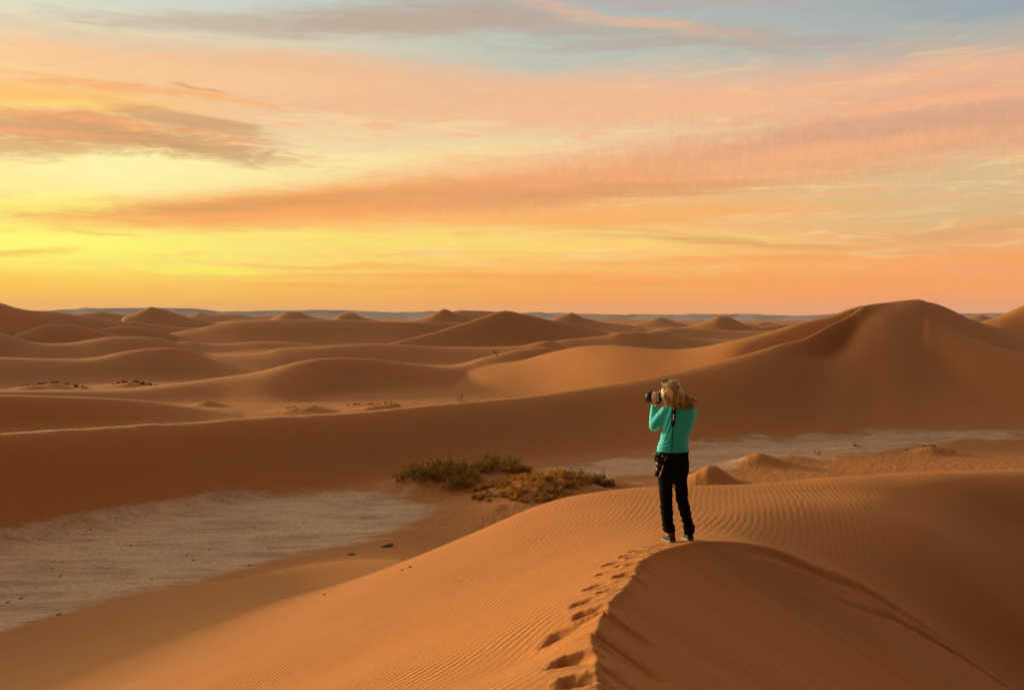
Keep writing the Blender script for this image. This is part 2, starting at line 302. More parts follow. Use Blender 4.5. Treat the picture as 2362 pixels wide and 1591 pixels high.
ridge([(1230, 756, 500, 40, 60), (1264, 739, 505, 40, 60), (1300, 725, 510, 44, 60), (1318, 720.5, 512, 44, 60), (1332, 726, 514, 44, 60), (1362, 737, 518, 44, 60), (1393, 743, 522, 44, 60), (1440, 748, 526, 40, 60), (1490, 756, 530, 40, 60)], 0.8)
ridge([(1440, 754, 600, 44, 70), (1472, 744, 606, 46, 70), (1496, 739, 610, 50, 70), (1510, 734, 612, 50, 70), (1522, 732.5, 614, 50, 70), (1537, 735, 616, 50, 70), (1561, 744, 618, 48, 70), (1590, 750, 622, 44, 70)], 0.5)
ridge([(1560, 757, 440, 34, 50), (1602, 749, 446, 36, 50), (1635, 738, 450, 40, 50), (1659, 729, 452, 42, 50), (1677, 729, 454, 42, 50), (1695, 737, 456, 42, 50), (1722, 749, 460, 38, 50), (1760, 758, 464, 34, 50)], 0.6)
ridge([(1702, 750, 560, 30, 50), (1725, 746, 565, 30, 50), (1737, 747, 568, 30, 50), (1759, 742.5, 572, 34, 50), (1785, 746, 575, 34, 50), (1840, 752, 580, 34, 50)], 0.5)
ridge([(610, 748, 690, 50, 70), (638, 729.5, 694, 52, 70), (652, 723, 696, 56, 70), (664, 720, 698, 56, 70), (685, 720, 700, 56, 70), (698, 724, 702, 54, 70), (714, 731, 704, 52, 70), (760, 741, 708, 46, 70)], 0.5)
ridge([(730, 748, 560, 36, 60), (767, 736, 564, 44, 60), (783, 726, 567, 48, 60), (801, 722, 569, 50, 60), (819, 722.5, 571, 50, 60), (832, 730, 573, 48, 60), (860, 738.5, 576, 44, 60), (900, 744, 580, 38, 60)], 0.6)
ridge([(905, 756, 470, 34, 60), (945, 742, 476, 42, 60), (985, 729, 480, 46, 60), (1010, 717, 484, 48, 60), (1023, 712, 486, 50, 70), (1040, 717, 488, 50, 70), (1064, 726, 490, 48, 70), (1092, 739, 494, 44, 60), (1130, 752, 498, 36, 60)], 0.7)
ridge([(1030, 724, 760, 60, 80), (1064, 719.5, 764, 60, 80), (1110, 721, 770, 60, 80), (1180, 726, 778, 60, 80), (1260, 740, 786, 50, 80)], 0.3)
# horizon dunes at the left
ridge([(-500, 690, 300, 60, 80), (-60, 690, 300, 60, 80), (0, 698, 304, 60, 80), (39, 710, 310, 60, 80), (77, 716.5, 318, 56, 80), (129, 720, 326, 54, 80), (180, 727, 334, 50, 80), (240, 735, 340, 46, 80), (320, 748, 350, 40, 80)], 0.3)
ridge([(110, 738, 560, 44, 80), (180, 724, 566, 50, 80), (232, 719.5, 570, 54, 80), (273, 724.5, 576, 50, 80), (330, 732, 582, 46, 80), (400, 742, 590, 40, 80)], 0.3)
ridge([(270, 736, 460, 46, 80), (309, 722.5, 466, 56, 80), (335, 712, 470, 60, 80), (348, 707.5, 472, 62, 80), (374, 712, 476, 60, 80), (412, 724, 480, 54, 80), (450, 735, 486, 46, 80), (520, 748, 492, 36, 80)], 0.4)
ridge([(420, 733, 820, 60, 90), (448, 724, 824, 64, 90), (461, 720, 826, 66, 90), (477, 725, 828, 64, 90), (503, 724.5, 832, 64, 90), (541, 723.5, 838, 64, 90), (580, 729, 842, 60, 90), (610, 728, 846, 60, 90), (660, 733, 850, 50, 90)], 0.4)
ridge([(20, 775, 268, 22, 30), (52, 766, 270, 24, 30), (85, 755, 272, 26, 30), (116, 748, 274, 28, 30), (160, 748, 276, 28, 30), (193, 755, 278, 26, 30), (240, 766, 282, 22, 30), (300, 780, 286, 22, 30)], 0.2)
ridge([(150, 777, 300, 20, 30), (206, 765, 304, 24, 30), (250, 756, 308, 26, 30), (283, 752, 310, 28, 30), (335, 755, 314, 26, 30), (400, 768, 318, 22, 30)], 0.25)
ridge([(150, 755, 400, 26, 40), (220, 744, 404, 28, 40), (283, 740, 408, 30, 40), (320, 743, 412, 30, 40), (380, 752, 418, 26, 40), (440, 756, 424, 26, 40), (500, 752, 430, 26, 40), (560, 760, 436, 24, 40)], 0.3)
ridge([(-300, 735, 420, 30, 40), (0, 745, 426, 28, 40), (50, 749, 430, 26, 40), (110, 757, 434, 24, 40)], 0.2)
# right edge
ridge([(2215, 765, 290, 30, 60), (2259, 744, 296, 36, 60), (2303, 729, 302, 44, 60), (2362, 703, 310, 52, 60), (2450, 670, 320, 60, 60), (2700, 650, 330, 60, 60), (3000, 720, 340, 60, 60)], 0.3)
ridge([(2190, 752, 690, 50, 70), (2222, 736, 694, 54, 70), (2239, 728.5, 698, 58, 70), (2262, 725.5, 700, 58, 70), (2277, 731, 702, 58, 70), (2310, 733, 706, 54, 70), (2360, 745, 712, 50, 70)], 0.7)

def key_curve(xs, ys, x, sig):
    g_ = np.linspace(xs[0] - 200, xs[-1] + 200, 1400)
    v = pchip(xs, ys, g_)
    dx_ = g_[1] - g_[0]; n_ = max(1, int(3 * sig / dx_))
    if sig > dx_:
        k_ = np.exp(-0.5 * (np.arange(-n_, n_ + 1) * dx_ / sig) ** 2); k_ /= k_.sum()
        v = np.convolve(np.pad(v, n_, mode='edge'), k_, mode='valid')
    return np.interp(x, g_, v)
def col_of(az_):
    """azimuth (radians) -> photo column (inside +-60 degrees)"""
    return 1181 + FOC * np.tan(np.clip(az_, -1.05, 1.05))
def dune_field(az_, r):
    x = col_of(az_)
    base = base_level(r) + 0.22 * fnoise(np.sin(az_) * r / 19.0, np.cos(az_) * r / 19.0, 3, 3) * np.clip((r - 20) / 60, 0.12, 1)
    acc = np.zeros_like(r)
    xw, yw = np.sin(az_) * r, np.cos(az_) * r
    wob = fnoise(xw / 14.0, yw / 14.0, 5, 3)
    for pts, sharp in RIDGES:
        xs = [p[0] for p in pts]
        sel = (x > xs[0]) & (x < xs[-1]) & (np.abs(az_) < 1.04)
        if not sel.any(): continue
        xx = x[sel]; rr = r[sel]
        big = 1.0 if pts[len(pts) // 2][2] < 215 else 0.45
        rc = key_curve(xs, [p[2] for p in pts], xx, 36 * big)
        wn_ = key_curve(xs, [p[3] for p in pts], xx, 50 * big) * (0.80 if pts[len(pts) // 2][2] > 88 and len(pts) < 40 and pts[0][0] != -900 else 1.0); wf_ = key_curve(xs, [p[4] for p in pts], xx, 50 * big)
        near = (rr > rc - wn_ * 1.05) & (rr < rc + wf_ * 1.05)
        idx = np.where(sel)[0][near]
        if len(idx) == 0: continue
        xx = xx[near]; rr = rr[near]; rc = rc[near]; wn_ = wn_[near]; wf_ = wf_[near]
        yy = key_curve(xs, [p[1] for p in pts], xx, 5 * big)
        dy = (795.5 - yy) / FOC; dx = (xx - 1181) / FOC
        Y = math.cos(PITCH) + math.sin(PITCH) * dy; Z = -math.sin(PITCH) + math.cos(PITCH) * dy
        zc = Z / np.hypot(dx, Y) * rc
        # down the faces the height follows a smoothed crest, so no kink of the skyline runs down the slope
        ys_ = key_curve(xs, [p[1] for p in pts], xx, 60 * big); dys = (795.5 - ys_) / FOC
        zs_ = (-math.sin(PITCH) + math.cos(PITCH) * dys) / np.hypot(dx, math.cos(PITCH) + math.sin(PITCH) * dys) * rc
        tq = np.where(rr < rc, (rc - rr) / wn_, (rr - rc) / wf_)
        wq = np.exp(-(tq / 0.22) ** 2); zc = zc * wq + zs_ * (1 - wq)
        if pts[0][0] == -900:      # a short steep slip face hangs under the left shoulder of the tall dune
            sf = np.exp(-((xx - 1925) / 75.0) ** 2); dd_ = np.clip((rc - rr) / 5.0, 0, 1)
            zc = zc - 2.2 * sf * dd_ * dd_ * (3 - 2 * dd_) * np.clip(1.25 - tq * 1.25, 0, 1)
        hb = zc - base[idx]
        fw_ = 60.0 if big == 1.0 else 16.0
        fade = np.clip((xx - xs[0]) / fw_, 0, 1) * np.clip((xs[-1] - xx) / fw_, 0, 1)
        hb = np.maximum(hb, 0) * np.where(fade < 1, fade * fade * (3 - 2 * fade), 1)
        t = np.where(rr < rc, (rc - rr) / wn_, (rr - rc) / wf_)
        t = np.clip(np.sqrt(t * t + 0.0009) - 0.03 * np.exp(-t * 6), 0, 1)
        smooth = 0.5 + 0.5 * np.cos(PI * t)
        lin_ = (1 - t) ** 1.25 * (1 + 0.0 * t)
        prof = smooth * (1 - sharp) + lin_ * sharp
        b = hb * prof
        b = b * (1 + 0.05 * wob[idx] * np.sin(PI * t))
        acc[idx] += np.maximum(b, 0) ** 8
    h = base + acc ** (1 / 8)
    # low procedural dunes farther out and off to the sides
    far = np.clip((r - 500) / 500, 0, 1)
    n = fnoise(xw / 90.0, yw / 150.0, 21, 3)
    h = h + far * np.maximum(n + 0.05, 0) * 5.0 * np.clip(1.4 - r / 5000, 0.3, 1)
    side = np.clip((np.abs(az_) - 0.62) / 0.3, 0, 1) * np.clip((r - 45) / 60, 0, 1)
    h = h + side * np.maximum(fnoise(xw / 55.0, yw / 45.0, 31, 3) + 0.1, 0) * 9.0
    return h

# ------------------------------------------------------------------ the dune in the foreground, in world metres
CREST = []
for x, y, z in [(1369, 1600, -1.72), (1369.5, 1566, -1.76), (1366, 1530, -1.81), (1367, 1507, -1.84), (1357, 1485, -1.875), (1357, 1470, -1.90), (1373, 1452, -1.93), (1376, 1435, -1.955), (1381, 1421, -1.975), (1398, 1411, -1.99), (1395, 1396, -2.02),
                (1414, 1374.6, -2.05), (1430, 1364, -2.07), (1442, 1350, -2.09), (1449, 1338, -2.115), (1459, 1324, -2.14), (1461, 1307, -2.17), (1477, 1293.5, -2.2), (1497, 1280, -2.24), (1514, 1272, -2.27), (1547, 1263, -2.31),
                (1575, 1255, -2.34), (1594, 1250, -2.36), (1629, 1247.5, -2.4), (1664, 1247.5, -2.435), (1698, 1249, -2.47), (1749, 1253, -2.52), (1794, 1266, -2.6), (1829, 1280, -2.68), (1880, 1301, -2.82), (1922, 1316, -2.95),
                (1966, 1332, -3.08), (2042, 1379, -3.35), (2111, 1421, -3.6), (2214, 1489, -4.0), (2283, 1539, -4.3), (2362, 1592, -4.6), (2500, 1680, -5.2)]:
    CREST.append(at_z(x, y, z))
c_first = CREST[0]
CREST = [(-1.3, -8, -1.75), (-0.75, -4, -1.68), (-0.28, 0, -1.62), (0.05, 2.2, -1.62), (c_first[0] - 0.12, 3.6, -1.66)] + CREST + [(11.5, 12.6, -7.0), (20, 14, -9.5)]
CREST = np.array(CREST)
class TPS:
    """thin-plate surface through scattered points"""
    def __init__(s, P, smooth=0.0):
        P = np.array(P, float); s.P = P[:, :2]; n = len(P)
        d2 = ((s.P[:, None] - s.P[None]) ** 2).sum(-1)
        K = 0.5 * d2 * np.log(d2 + 1e-9) + np.eye(n) * smooth
        A = np.zeros((n + 3, n + 3)); A[:n, :n] = K; A[:n, n] = 1; A[:n, n + 1:] = s.P; A[n, :n] = 1; A[n + 1:, :n] = s.P.T
        s.w = np.linalg.solve(A, np.concatenate([P[:, 2], np.zeros(3)]))
    def __call__(s, x, y):
        out = s.w[-3] + s.w[-2] * x + s.w[-1] * y
        for (px_, py_), w in zip(s.P, s.w):
            d2 = (x - px_) ** 2 + (y - py_) ** 2
            out = out + w * 0.5 * d2 * np.log(d2 + 1e-9)
        return out
W = []
for p in CREST[::2]: W.append(tuple(p))
for x, y, z in [(1625, 1180, -2.75), (1625, 1122, -3.12), (1820, 1210, -2.85), (1826, 1111, -3.15), (2131, 1096, -3.12), (2362, 1089, -3.12), (2131, 1210, -3.15), (2362, 1210, -3.5),
                (2362, 1330, -3.9), (2362, 1450, -4.2), (2232, 1400, -3.85), (2050, 1300, -3.3), (2500, 1500, -4.7), (1319, 1146, -3.3), (1116, 1218, -3.75), (913, 1299, -4.4), (710, 1374, -4.85), (304, 1512, -5.4), (101, 1591, -5.5),
                (1217, 1319, -2.95), (1015, 1420, -3.15), (812, 1522, -3.4), (1217, 1522, -2.2), (406, 1591, -4.25), (1015, 1591, -2.38), (1300, 1420, -2.18), (1350, 1330, -2.42), (1420, 1230, -2.75)]:
    W.append(at_z(x, y, z))
for x, y in [(1500, 1128), (1700, 1118), (1900, 1106), (2050, 1100), (2220, 1093), (2362, 1089), (2600, 1084)]:
    z = -3.12; p = at_z(x, y, z); r = math.hypot(p[0], p[1]); sl = p[2] / r
    for dr, dz in ((-2.4, .02), (2.6, -.75), (6.0, -2.0)):
        W.append((p[0] * (r + dr) / r, p[1] * (r + dr) / r, sl * (r + dr) + (dz - (.20 if dr < 0 else 0))))
# toe of the dune where it meets the clay, and points below it
for x, y in [(0, 1471), (253, 1390), (487, 1349), (710, 1283), (883, 1243), (985, 1207)]:
    p = at_z(x, y, -9.0); W.append(p); W.append((p[0] * 1.12, p[1] * 1.12, -9.9))
for x, y, z in [(150, 1480, -8.0), (400, 1400, -7.7), (620, 1345, -7.3), (800, 1292, -7.2)]:
    W.append(at_z(x, y, z))
W += [(0.5, 27, -7.0), (4, 28, -6.9), (8.5, 29, -7.0), (14, 31, -7.6), (0, 36, -9.4), (8, 38, -9.4), (18, 40, -9.4), (22, 22, -7.2), (28, 30, -9.5), (30, 10, -9), (16, 30, -9.6), (24, 24, -9.6), (30, 16, -9.8), (16, 42, -11), (30, 38, -12), (42, 26, -12), (44, 10, -12), (0, 46, -11), (-10, 50, -12), (-14, 8, -6.6), (-22, 6, -9.5), (-18, -6, -8), (-8, -6, -4.2), (-4, 0, -2.9), (-3.2, 4.5, -2.75),
      (-8, -20, -6), (4, -12, -2.5), (-7, 6, -4.4), (-16, 16, -8.6), (-24, 22, -10.5), (14, 16, -4.6), (17, 16.5, -5.2)]
WIND = TPS(W)
Sl = [tuple(p) for p in CREST[5:-1]]
for i in range(0, len(CREST) - 1):
    p = CREST[i]
    if p[1] < 9.3:
        for s in (0.7, 1.8, 3.6, 6.0): Sl.append((p[0] + s, p[1] - 0.10 * s, p[2] - 0.56 * s))
Sl += [(2.6, 9.9, -2.85), (3.4, 9.6, -3.3), (4.6, 9.8, -3.95), (5.6, 9.6, -4.6), (7, 9.5, -5.4), (9, 8, -6.8), (12, 9, -8)]
SLIP = TPS(Sl, 1e-3)
# closed outline of the slip face
POLY = np.vstack([CREST[:, :2], [(30, 14), (30, -20), (-1.5, -20)]])
def inside(x, y, poly):
    c_ = np.zeros(x.shape, bool); n = len(poly); j = n - 1
    for i in range(n):
        xi, yi = poly[i]; xj, yj = poly[j]
        if yi != yj:
            c_ ^= ((yi > y) != (yj > y)) & (x < (xj - xi) * (y - yi) / (yj - yi) + xi)
        j = i
    return c_
def seg_dist(x, y, pts, closed=False):
    d = np.full(x.shape, 1e9); par = np.zeros(x.shape)
    n = len(pts)
    L = 0.0
    for i in range(n if closed else n - 1):
        a = pts[i]; b = pts[(i + 1) % n]
        ab = (b[0] - a[0], b[1] - a[1]); l2 = ab[0] ** 2 + ab[1] ** 2 + 1e-12
        t = np.clip(((x - a[0]) * ab[0] + (y - a[1]) * ab[1]) / l2, 0, 1)
        dd = np.hypot(x - a[0] - t * ab[0], y - a[1] - t * ab[1])
        k = dd < d; d = np.where(k, dd, d); par = np.where(k, L + t * math.sqrt(l2), par); L += math.sqrt(l2)
    return d, par

def near_z(x, y):
    """foreground dune without its footprints"""
    w_ = WIND(x, y)
    s_ = SLIP(x, y)
    ins = inside(x, y, POLY)
    d, par = seg_dist(x, y, CREST)
    soft = 0.035 + 0.22 * np.clip((x - 2.6) / 2.0, 0, 1)
    k = np.exp(-(d / soft) ** 2)
    hin = s_ + (w_ - s_) * k
    # avalanche streaks under the right-hand edge, running down the slip face
    band = np.clip((x - 2.4) / 1.2, 0, 1)
    st = 0.016 * (fnoise(d * 9.0 + 0.15 * fnoise(x * 0.8, y * 0.8, 4, 2), par * 0.35, 61, 3)) * np.exp(-(d / 0.62) ** 2) * band
    edge = -0.075 * np.exp(-((d - 0.16) / 0.08) ** 2) * band * np.clip((6.5 - x) / 2, 0, 1)
    edge2 = -0.07 * np.exp(-((d - 0.52 - 0.1 * np.sin(par * 1.3)) / 0.05) ** 2) * np.clip((x - 3.4) / 1.0, 0, 1)
    gen = 0.013 * fnoise((x * 0.35 + y * 1.0) * 3.2, (x - 0.35 * y) * 0.45, 71, 4) + 0.003 * fnoise((x * 0.5 + y) * 11.0, (x - 0.5 * y) * 1.1, 73, 3)
    hin = hin + st + edge + edge2 + gen * np.clip(d / 0.4, 0, 1)
    h = np.where(ins, hin, w_)
    h = h + np.where(ins, 0, 0.035 * fnoise(x / 2.3, y / 2.3, 9, 3) * np.clip(d / 0.8, 0, 1))
    r = np.hypot(x, y)
    return h, ins, d, par

def hit_near(px, py):
    """where the sight line of a photo pixel meets the foreground dune"""
    s, c_, k = ray(px, py)
    rs = np.linspace(3.2, 22, 900)
    h, _, _, _ = near_z(s * rs, c_ * rs)
    below = np.where(k * rs < h)[0]
    r = rs[below[0]] if len(below) else 12.0
    return s * r, c_ * r

PRINTS = []      # x, y, half length across the slope, half width, depth
for px, py, ww, dep in [(1524, 1259, .085, .030), (1500, 1262, .08, .025), (1469, 1270.5, .11, .035), (1487, 1272.5, .10, .03), (1450, 1281, .11, .03), (1461, 1286, .11, .035), (1414, 1299.5, .12, .04), (1446, 1301, .13, .045),
                        (1398, 1321, .12, .035), (1440, 1327, .12, .045), (1374, 1355, .12, .04), (1399, 1365, .11, .04), (1350, 1389, .13, .05), (1366, 1412, .16, .065), (1307, 1461, .19, .07), (1328, 1521, .17, .08), (1345, 1570, .15, .05)]:
    x_, y_ = hit_near(px, py); PRINTS.append((x_, y_, ww * 0.95, ww * 0.86, dep * 1.1))
SLIDES = []      # hollows on the slip side: x, y, length, width, depth
for px, py, L_, w_, dep in [(1405, 1490, .36, .095, .11), (1423, 1433, .30, .06, .045), (1465, 1335, .18, .03, .02), (1480, 1306, .2, .03, .02), (1400, 1550, .40, .06, .03), (1395, 1578, .22, .05, .06)]:
    x_, y_ = hit_near(px, py); SLIDES.append((x_, y_, L_, w_, dep))

def print_disp(x, y):
    out = np.zeros_like(x)
    for i, (cx, cy, a, b, dp) in enumerate(PRINTS):
        m = (np.abs(x - cx) < 0.6) & (np.abs(y - cy) < 0.6)
        if not m.any(): continue
        ang = -0.22 + 0.15 * math.sin(i * 2.1)
        u = (x[m] - cx) * math.cos(ang) + (y[m] - cy) * math.sin(ang); v = -(x[m] - cx) * math.sin(ang) + (y[m] - cy) * math.cos(ang)
        v = v + 0.010 * fnoise(u * 14, v * 14, 90 + i, 2)
        vv = np.abs(v / b); uu = u / a
        ring = np.maximum(0, 1 - vv ** 3)
        # steep wall at the left end, long ramp to the right
        sh = np.where(uu < -0.45, np.clip((uu + 1) / 0.55, 0, 1), np.clip(1 - (uu + 0.45) / 1.6, 0, 1))
        sh = sh * sh * (3 - 2 * sh)
        o = -dp * ring * sh
        rim = np.exp(-((np.hypot(uu * 0.9, v / b) - 1.25) / 0.28) ** 2)
        o = o + 0.011 * rim * (1 + 0.6 * fnoise(u * 30, v * 30, 40 + i, 2)) * (uu > -1.2)
        out[m] += o
    for i, (cx, cy, L_, w_, dp) in enumerate(SLIDES):
        m = (np.abs(x - cx) < 1) & (np.abs(y - cy) < 1)
        if not m.any(): continue
        ang = -0.45
        u = (x[m] - cx) * math.cos(ang) + (y[m] - cy) * math.sin(ang); v = -(x[m] - cx) * math.sin(ang) + (y[m] - cy) * math.cos(ang)
        uu = u / L_; taper = np.clip(1 - uu ** 2, 0, 1)
        vv = v / (w_ * (0.5 + 0.7 * (uu + 1) / 2)); out[m] += -dp * taper * np.exp(-vv ** 2 * 1.4) + 0.3 * dp * taper * np.exp(-((vv + 1.6) / 0.5) ** 2)
    # crumbled sand trodden between the prints
    dc_, _ = seg_dist(x, y, CREST[4:26])
    out += 0.007 * np.maximum(fnoise(x * 16, y * 16, 33, 3), 0) * np.exp(-(dc_ / 0.32) ** 2) * np.clip((10.6 - y) / 1.0, 0, 1)
    return out

# mounds and other bumps on the flat (photo column, row of the foot, half width m, height m)
MOUNDS = [(1012, 1126, 3.0, 1.0), (1147, 1106, 2.3, .75), (1262, 1150, 3.6, 1.1), (1380, 1128, 2.2, .5), (1190, 1180, 3.4, .45), (1640, 1117, 1.5, .95), (1752, 1072, 1.7, .62), (1610, 1112, 1.2, .5), (2145, 1045, 1.3, .45), (1968, 1037, 1.0, .28), (1820, 1062, 1.5, .22),
          (705, 949, 3.0, .6), (880, 947, 3.4, .75), (840, 938, 2.4, .4), (655, 946, 1.6, .25), (1068, 931, 1.4, .4), (482, 936, 1.6, .5), (115, 897, 3.5, .7), (72, 899, 3.0, .6), (300, 893, 3.4, .6), (355, 895, 2.4, .4), (190, 899, 1.0, .3), (20, 901, 3, .3)]
MND = []
for px, py, hw, hh in MOUNDS:
    p = at_z(px, py, -8.95); MND.append((p[0], p[1], hw, hh))
CLAY = [np.array([at_z(x, y, -9.0)[:2] for x, y in poly]) for poly in (
    [(-700, 1640), (-300, 1560), (0, 1462), (253, 1384), (487, 1343), (710, 1279), (883, 1240), (960, 1212), (1010, 1194), (985, 1166), (930, 1145), (880, 1136), (810, 1131), (608, 1145), (304, 1183), (0, 1219), (-300, 1262), (-900, 1330)],
    [(1110, 1118), (1125, 1104), (1190, 1105), (1180, 1119)],
    [(1240, 1100), (1300, 1082), (1400, 1066), (1480, 1052), (1560, 1038), (1640, 1029), (1826, 1015.5), (1960, 1008), (2029, 1004), (2300, 1003), (2420, 1008), (2300, 1017), (2100, 1029), (2000, 1038), (1900, 1052), (1750, 1064), (1640, 1086), (1540, 1098), (1420, 1108), (1330, 1110)])]

def ground_z(az_, r):
    x = np.sin(az_) * r; y = np.cos(az_) * r
    h = dune_field(az_, r)
    # mounds
    m = (r > 40) & (r < 190)
    if m.any():
        xx, yy = x[m], y[m]; add = np.zeros_like(xx)
        lump = fnoise(xx * 1.1, yy * 1.1, 51, 4)
        for cx, cy, hw, hh in MND:
            k = (np.abs(xx - cx) < hw * 3) & (np.abs(yy - cy) < hw * 3)
            if not k.any(): continue
            d2 = ((xx[k] - cx) / hw) ** 2 + ((yy[k] - cy) / (hw * 0.9)) ** 2
            add[k] = np.maximum(add[k], hh * np.exp(-d2 * 1.3) * (1 + 0.22 * lump[k]))
        h[m] += add
        nearb = np.clip((75 - r[m]) / 10, 0, 1)
        h[m] += 0.03 * fnoise(xx * 2.3, yy * 2.3, 52, 3) * nearb
    # foreground dune
    m = r < 62
    if m.any():
        xx, yy = x[m], y[m]
        hn, ins, d, par = near_z(xx, yy)
        cl = r[m] < 14
        hp = np.zeros_like(hn); hp[cl] = print_disp(xx[cl], yy[cl]); hn = hn + hp
        rr = r[m]
        hn = hn - np.clip(rr - 42, 0, 99) * 0.5
        hb = h[m]
        k = 0.12
        mx = np.maximum(hn, hb); h[m] = mx + k * np.log1p(np.exp(-np.abs(hn - hb) / k)) - k * math.log(2) * np.exp(-np.abs(hn - hb) / k) * 0
    return h

# grid: rows follow distance, columns follow azimuth; finest where the foreground is seen
rows = [0.25]
while rows[-1] < 9000:
    r_ = rows[-1]
    if r_ < 3.5: st_ = 0.25
    elif r_ < 24: st_ = max(0.016, r_ * r_ / 3900.0)
    elif r_ < 80: st_ = min(r_ * 0.006, r_ * r_ / 6500.0)
    elif r_ < 135: st_ = r_ * 0.0034
    elif r_ < 330: st_ = r_ * 0.0065
    else: st_ = r_ * 0.0105
    if r_ > 1000: st_ = r_ * 0.03
    rows.append(r_ + st_)
rows = np.array(rows)
st_ = 1.0 / 1010
cols_ = list(np.arange(-0.52, 0.52, st_))
a = cols_[0]; left_ = []
while a > -PI + 0.03:
    a -= min(0.05, 0.003 + (abs(a) - 0.5) * 0.05); left_.append(a)
cols_ = [max(v, -PI) for v in left_[::-1]] + cols_
a = cols_[-1]
while a < PI - 0.03:
    a += min(0.05, 0.003 + (abs(a) - 0.5) * 0.05); cols_.append(min(a, PI))
cols_[0] = -PI; cols_[-1] = PI
cols_ = np.array(cols_)
nr, nc = len(rows), len(cols_)
AZ, RR = np.meshgrid(cols_, rows)
azf, rf = AZ.ravel(), RR.ravel()
zf = np.zeros(len(azf))
CH = 400000
for i in range(0, len(azf), CH): zf[i:i + CH] = ground_z(azf[i:i + CH], rf[i:i + CH])
xf, yf = np.sin(azf) * rf, np.cos(azf) * rf

def build_grid(name, x, y, z, nr, nc, mat, attrs=None):
    me = bpy.data.meshes.new(name)
    nv = nr * nc
    co = np.empty((nv, 3), np.float32); co[:, 0] = x; co[:, 1] = y; co[:, 2] = z
    i = np.arange(nr - 1)[:, None] * nc; j = np.arange(nc - 1)[None]
    a_ = (i + j).ravel(); quads = np.stack([a_, a_ + nc, a_ + nc + 1, a_ + 1], 1).astype(np.int32)
    # face up
    me.vertices.add(nv); me.vertices.foreach_set('co', co.ravel())
    nf = len(quads)
    me.loops.add(nf * 4); me.loops.foreach_set('vertex_index', quads.ravel())
    me.polygons.add(nf); me.polygons.foreach_set('loop_start', np.arange(nf, dtype=np.int32) * 4)
    me.update(calc_edges=True)
    me.polygons.foreach_set('use_smooth', np.ones(nf, bool))
    for k, v in (attrs or {}).items():
        at = me.attributes.new(k, 'FLOAT', 'POINT'); at.data.foreach_set('value', np.asarray(v, np.float32))
    me.materials.append(mat)
    o = bpy.data.objects.new(name, me); col.objects.link(o)
    return o

# material masks kept as point attributes
clay = np.zeros(len(xf), np.float32)
m = (rf > 20) & (rf < 160)
xx, yy = xf[m], yf[m]
cm = np.zeros(len(xx))
wob = 1.1 * fnoise(xx / 2.2, yy / 2.2, 81, 4) + 0.25 * fnoise(xx * 1.7, yy * 1.7, 82, 3)
for ip, poly in enumerate(CLAY):
    d, _ = seg_dist(xx, yy, poly, True); ins = inside(xx, yy, poly)
    sd = np.where(ins, d, -d) + wob * (0.9 if ip < 2 else 2.4)
    cm = np.maximum(cm, np.clip(sd / (2.2 if ip < 2 else 4.0) + 0.5, 0, 1 if ip < 2 else 0.72))
cm *= np.clip(1 - (zf[m] + 9.0 - 0.42) / 0.35, 0, 1)
clay[m] = cm
# ripple phase: wavelength about 8 cm, direction turns across the dune
d_cr, _ = seg_dist(xf[rf < 70], yf[rf < 70], CREST)
ins_ = inside(xf[rf < 70], yf[rf < 70], POLY)
rip = np.zeros(len(xf), np.float32)
rr_ = rf[rf < 70]; xn = xf[rf < 70]; yn = yf[rf < 70]
amp = np.where(ins_, 0.0, 1.0) * np.clip((d_cr - 0.05) / 0.5, 0.15, 1)
amp *= 0.55 + 0.45 * np.clip(0.5 + 0.9 * fnoise(xn / 1.6, yn / 1.6, 14, 2), 0, 1)
amp *= np.clip((44 - rr_) / 8, 0, 1)
amp *= 0.50 + 1.05 * np.clip((1.5 - xn) / 3.0, 0, 1) * np.clip((14 - yn) / 6, 0, 1)
amp *= 1 - 0.5 * np.clip((xn - 3.0) / 4.0, 0, 1)
rip[rf < 70] = amp
# ------------------------------------------------------------------ materials
def new_mat(name):
    m_ = bpy.data.materials.new(name); m_.use_nodes = True
    nt = m_.node_tree; b = nt.nodes['Principled BSDF']
    return m_, nt, b
def simple(name, rgb, rough=0.8, metal=0.0, var=0.12, scale=30.0, bump=0.0, sheen=0.0):
    """plain surface with a little mottling in its own colour and grain"""
    m_, nt, b = new_mat(name); N, L = nt.nodes, nt.links
    t = N.new('ShaderNodeTexCoord'); n = N.new('ShaderNodeTexNoise'); n.inputs['Scale'].default_value = scale; n.inputs['Detail'].default_value = 6
    L.new(t.outputs['Object'], n.inputs['Vector'])
    mx = N.new('ShaderNodeMix'); mx.data_type = 'RGBA'
    mx.inputs[6].default_value = tuple(v * (1 - var) for v in rgb) + (1,); mx.inputs[7].default_value = tuple(min(1, v * (1 + var)) for v in rgb) + (1,)
    L.new(n.outputs[0], mx.inputs[0]); L.new(mx.outputs[2], b.inputs['Base Color'])
    b.inputs['Roughness'].default_value = rough; b.inputs['Metallic'].default_value = metal
    if sheen: b.inputs['Sheen Weight'].default_value = sheen
    if bump:
        bp = N.new('ShaderNodeBump'); bp.inputs['Strength'].default_value = 0.6; bp.inputs['Distance'].default_value = bump
        L.new(n.outputs[0], bp.inputs['Height']); L.new(bp.outputs[0], b.inputs['Normal'])
    return m_

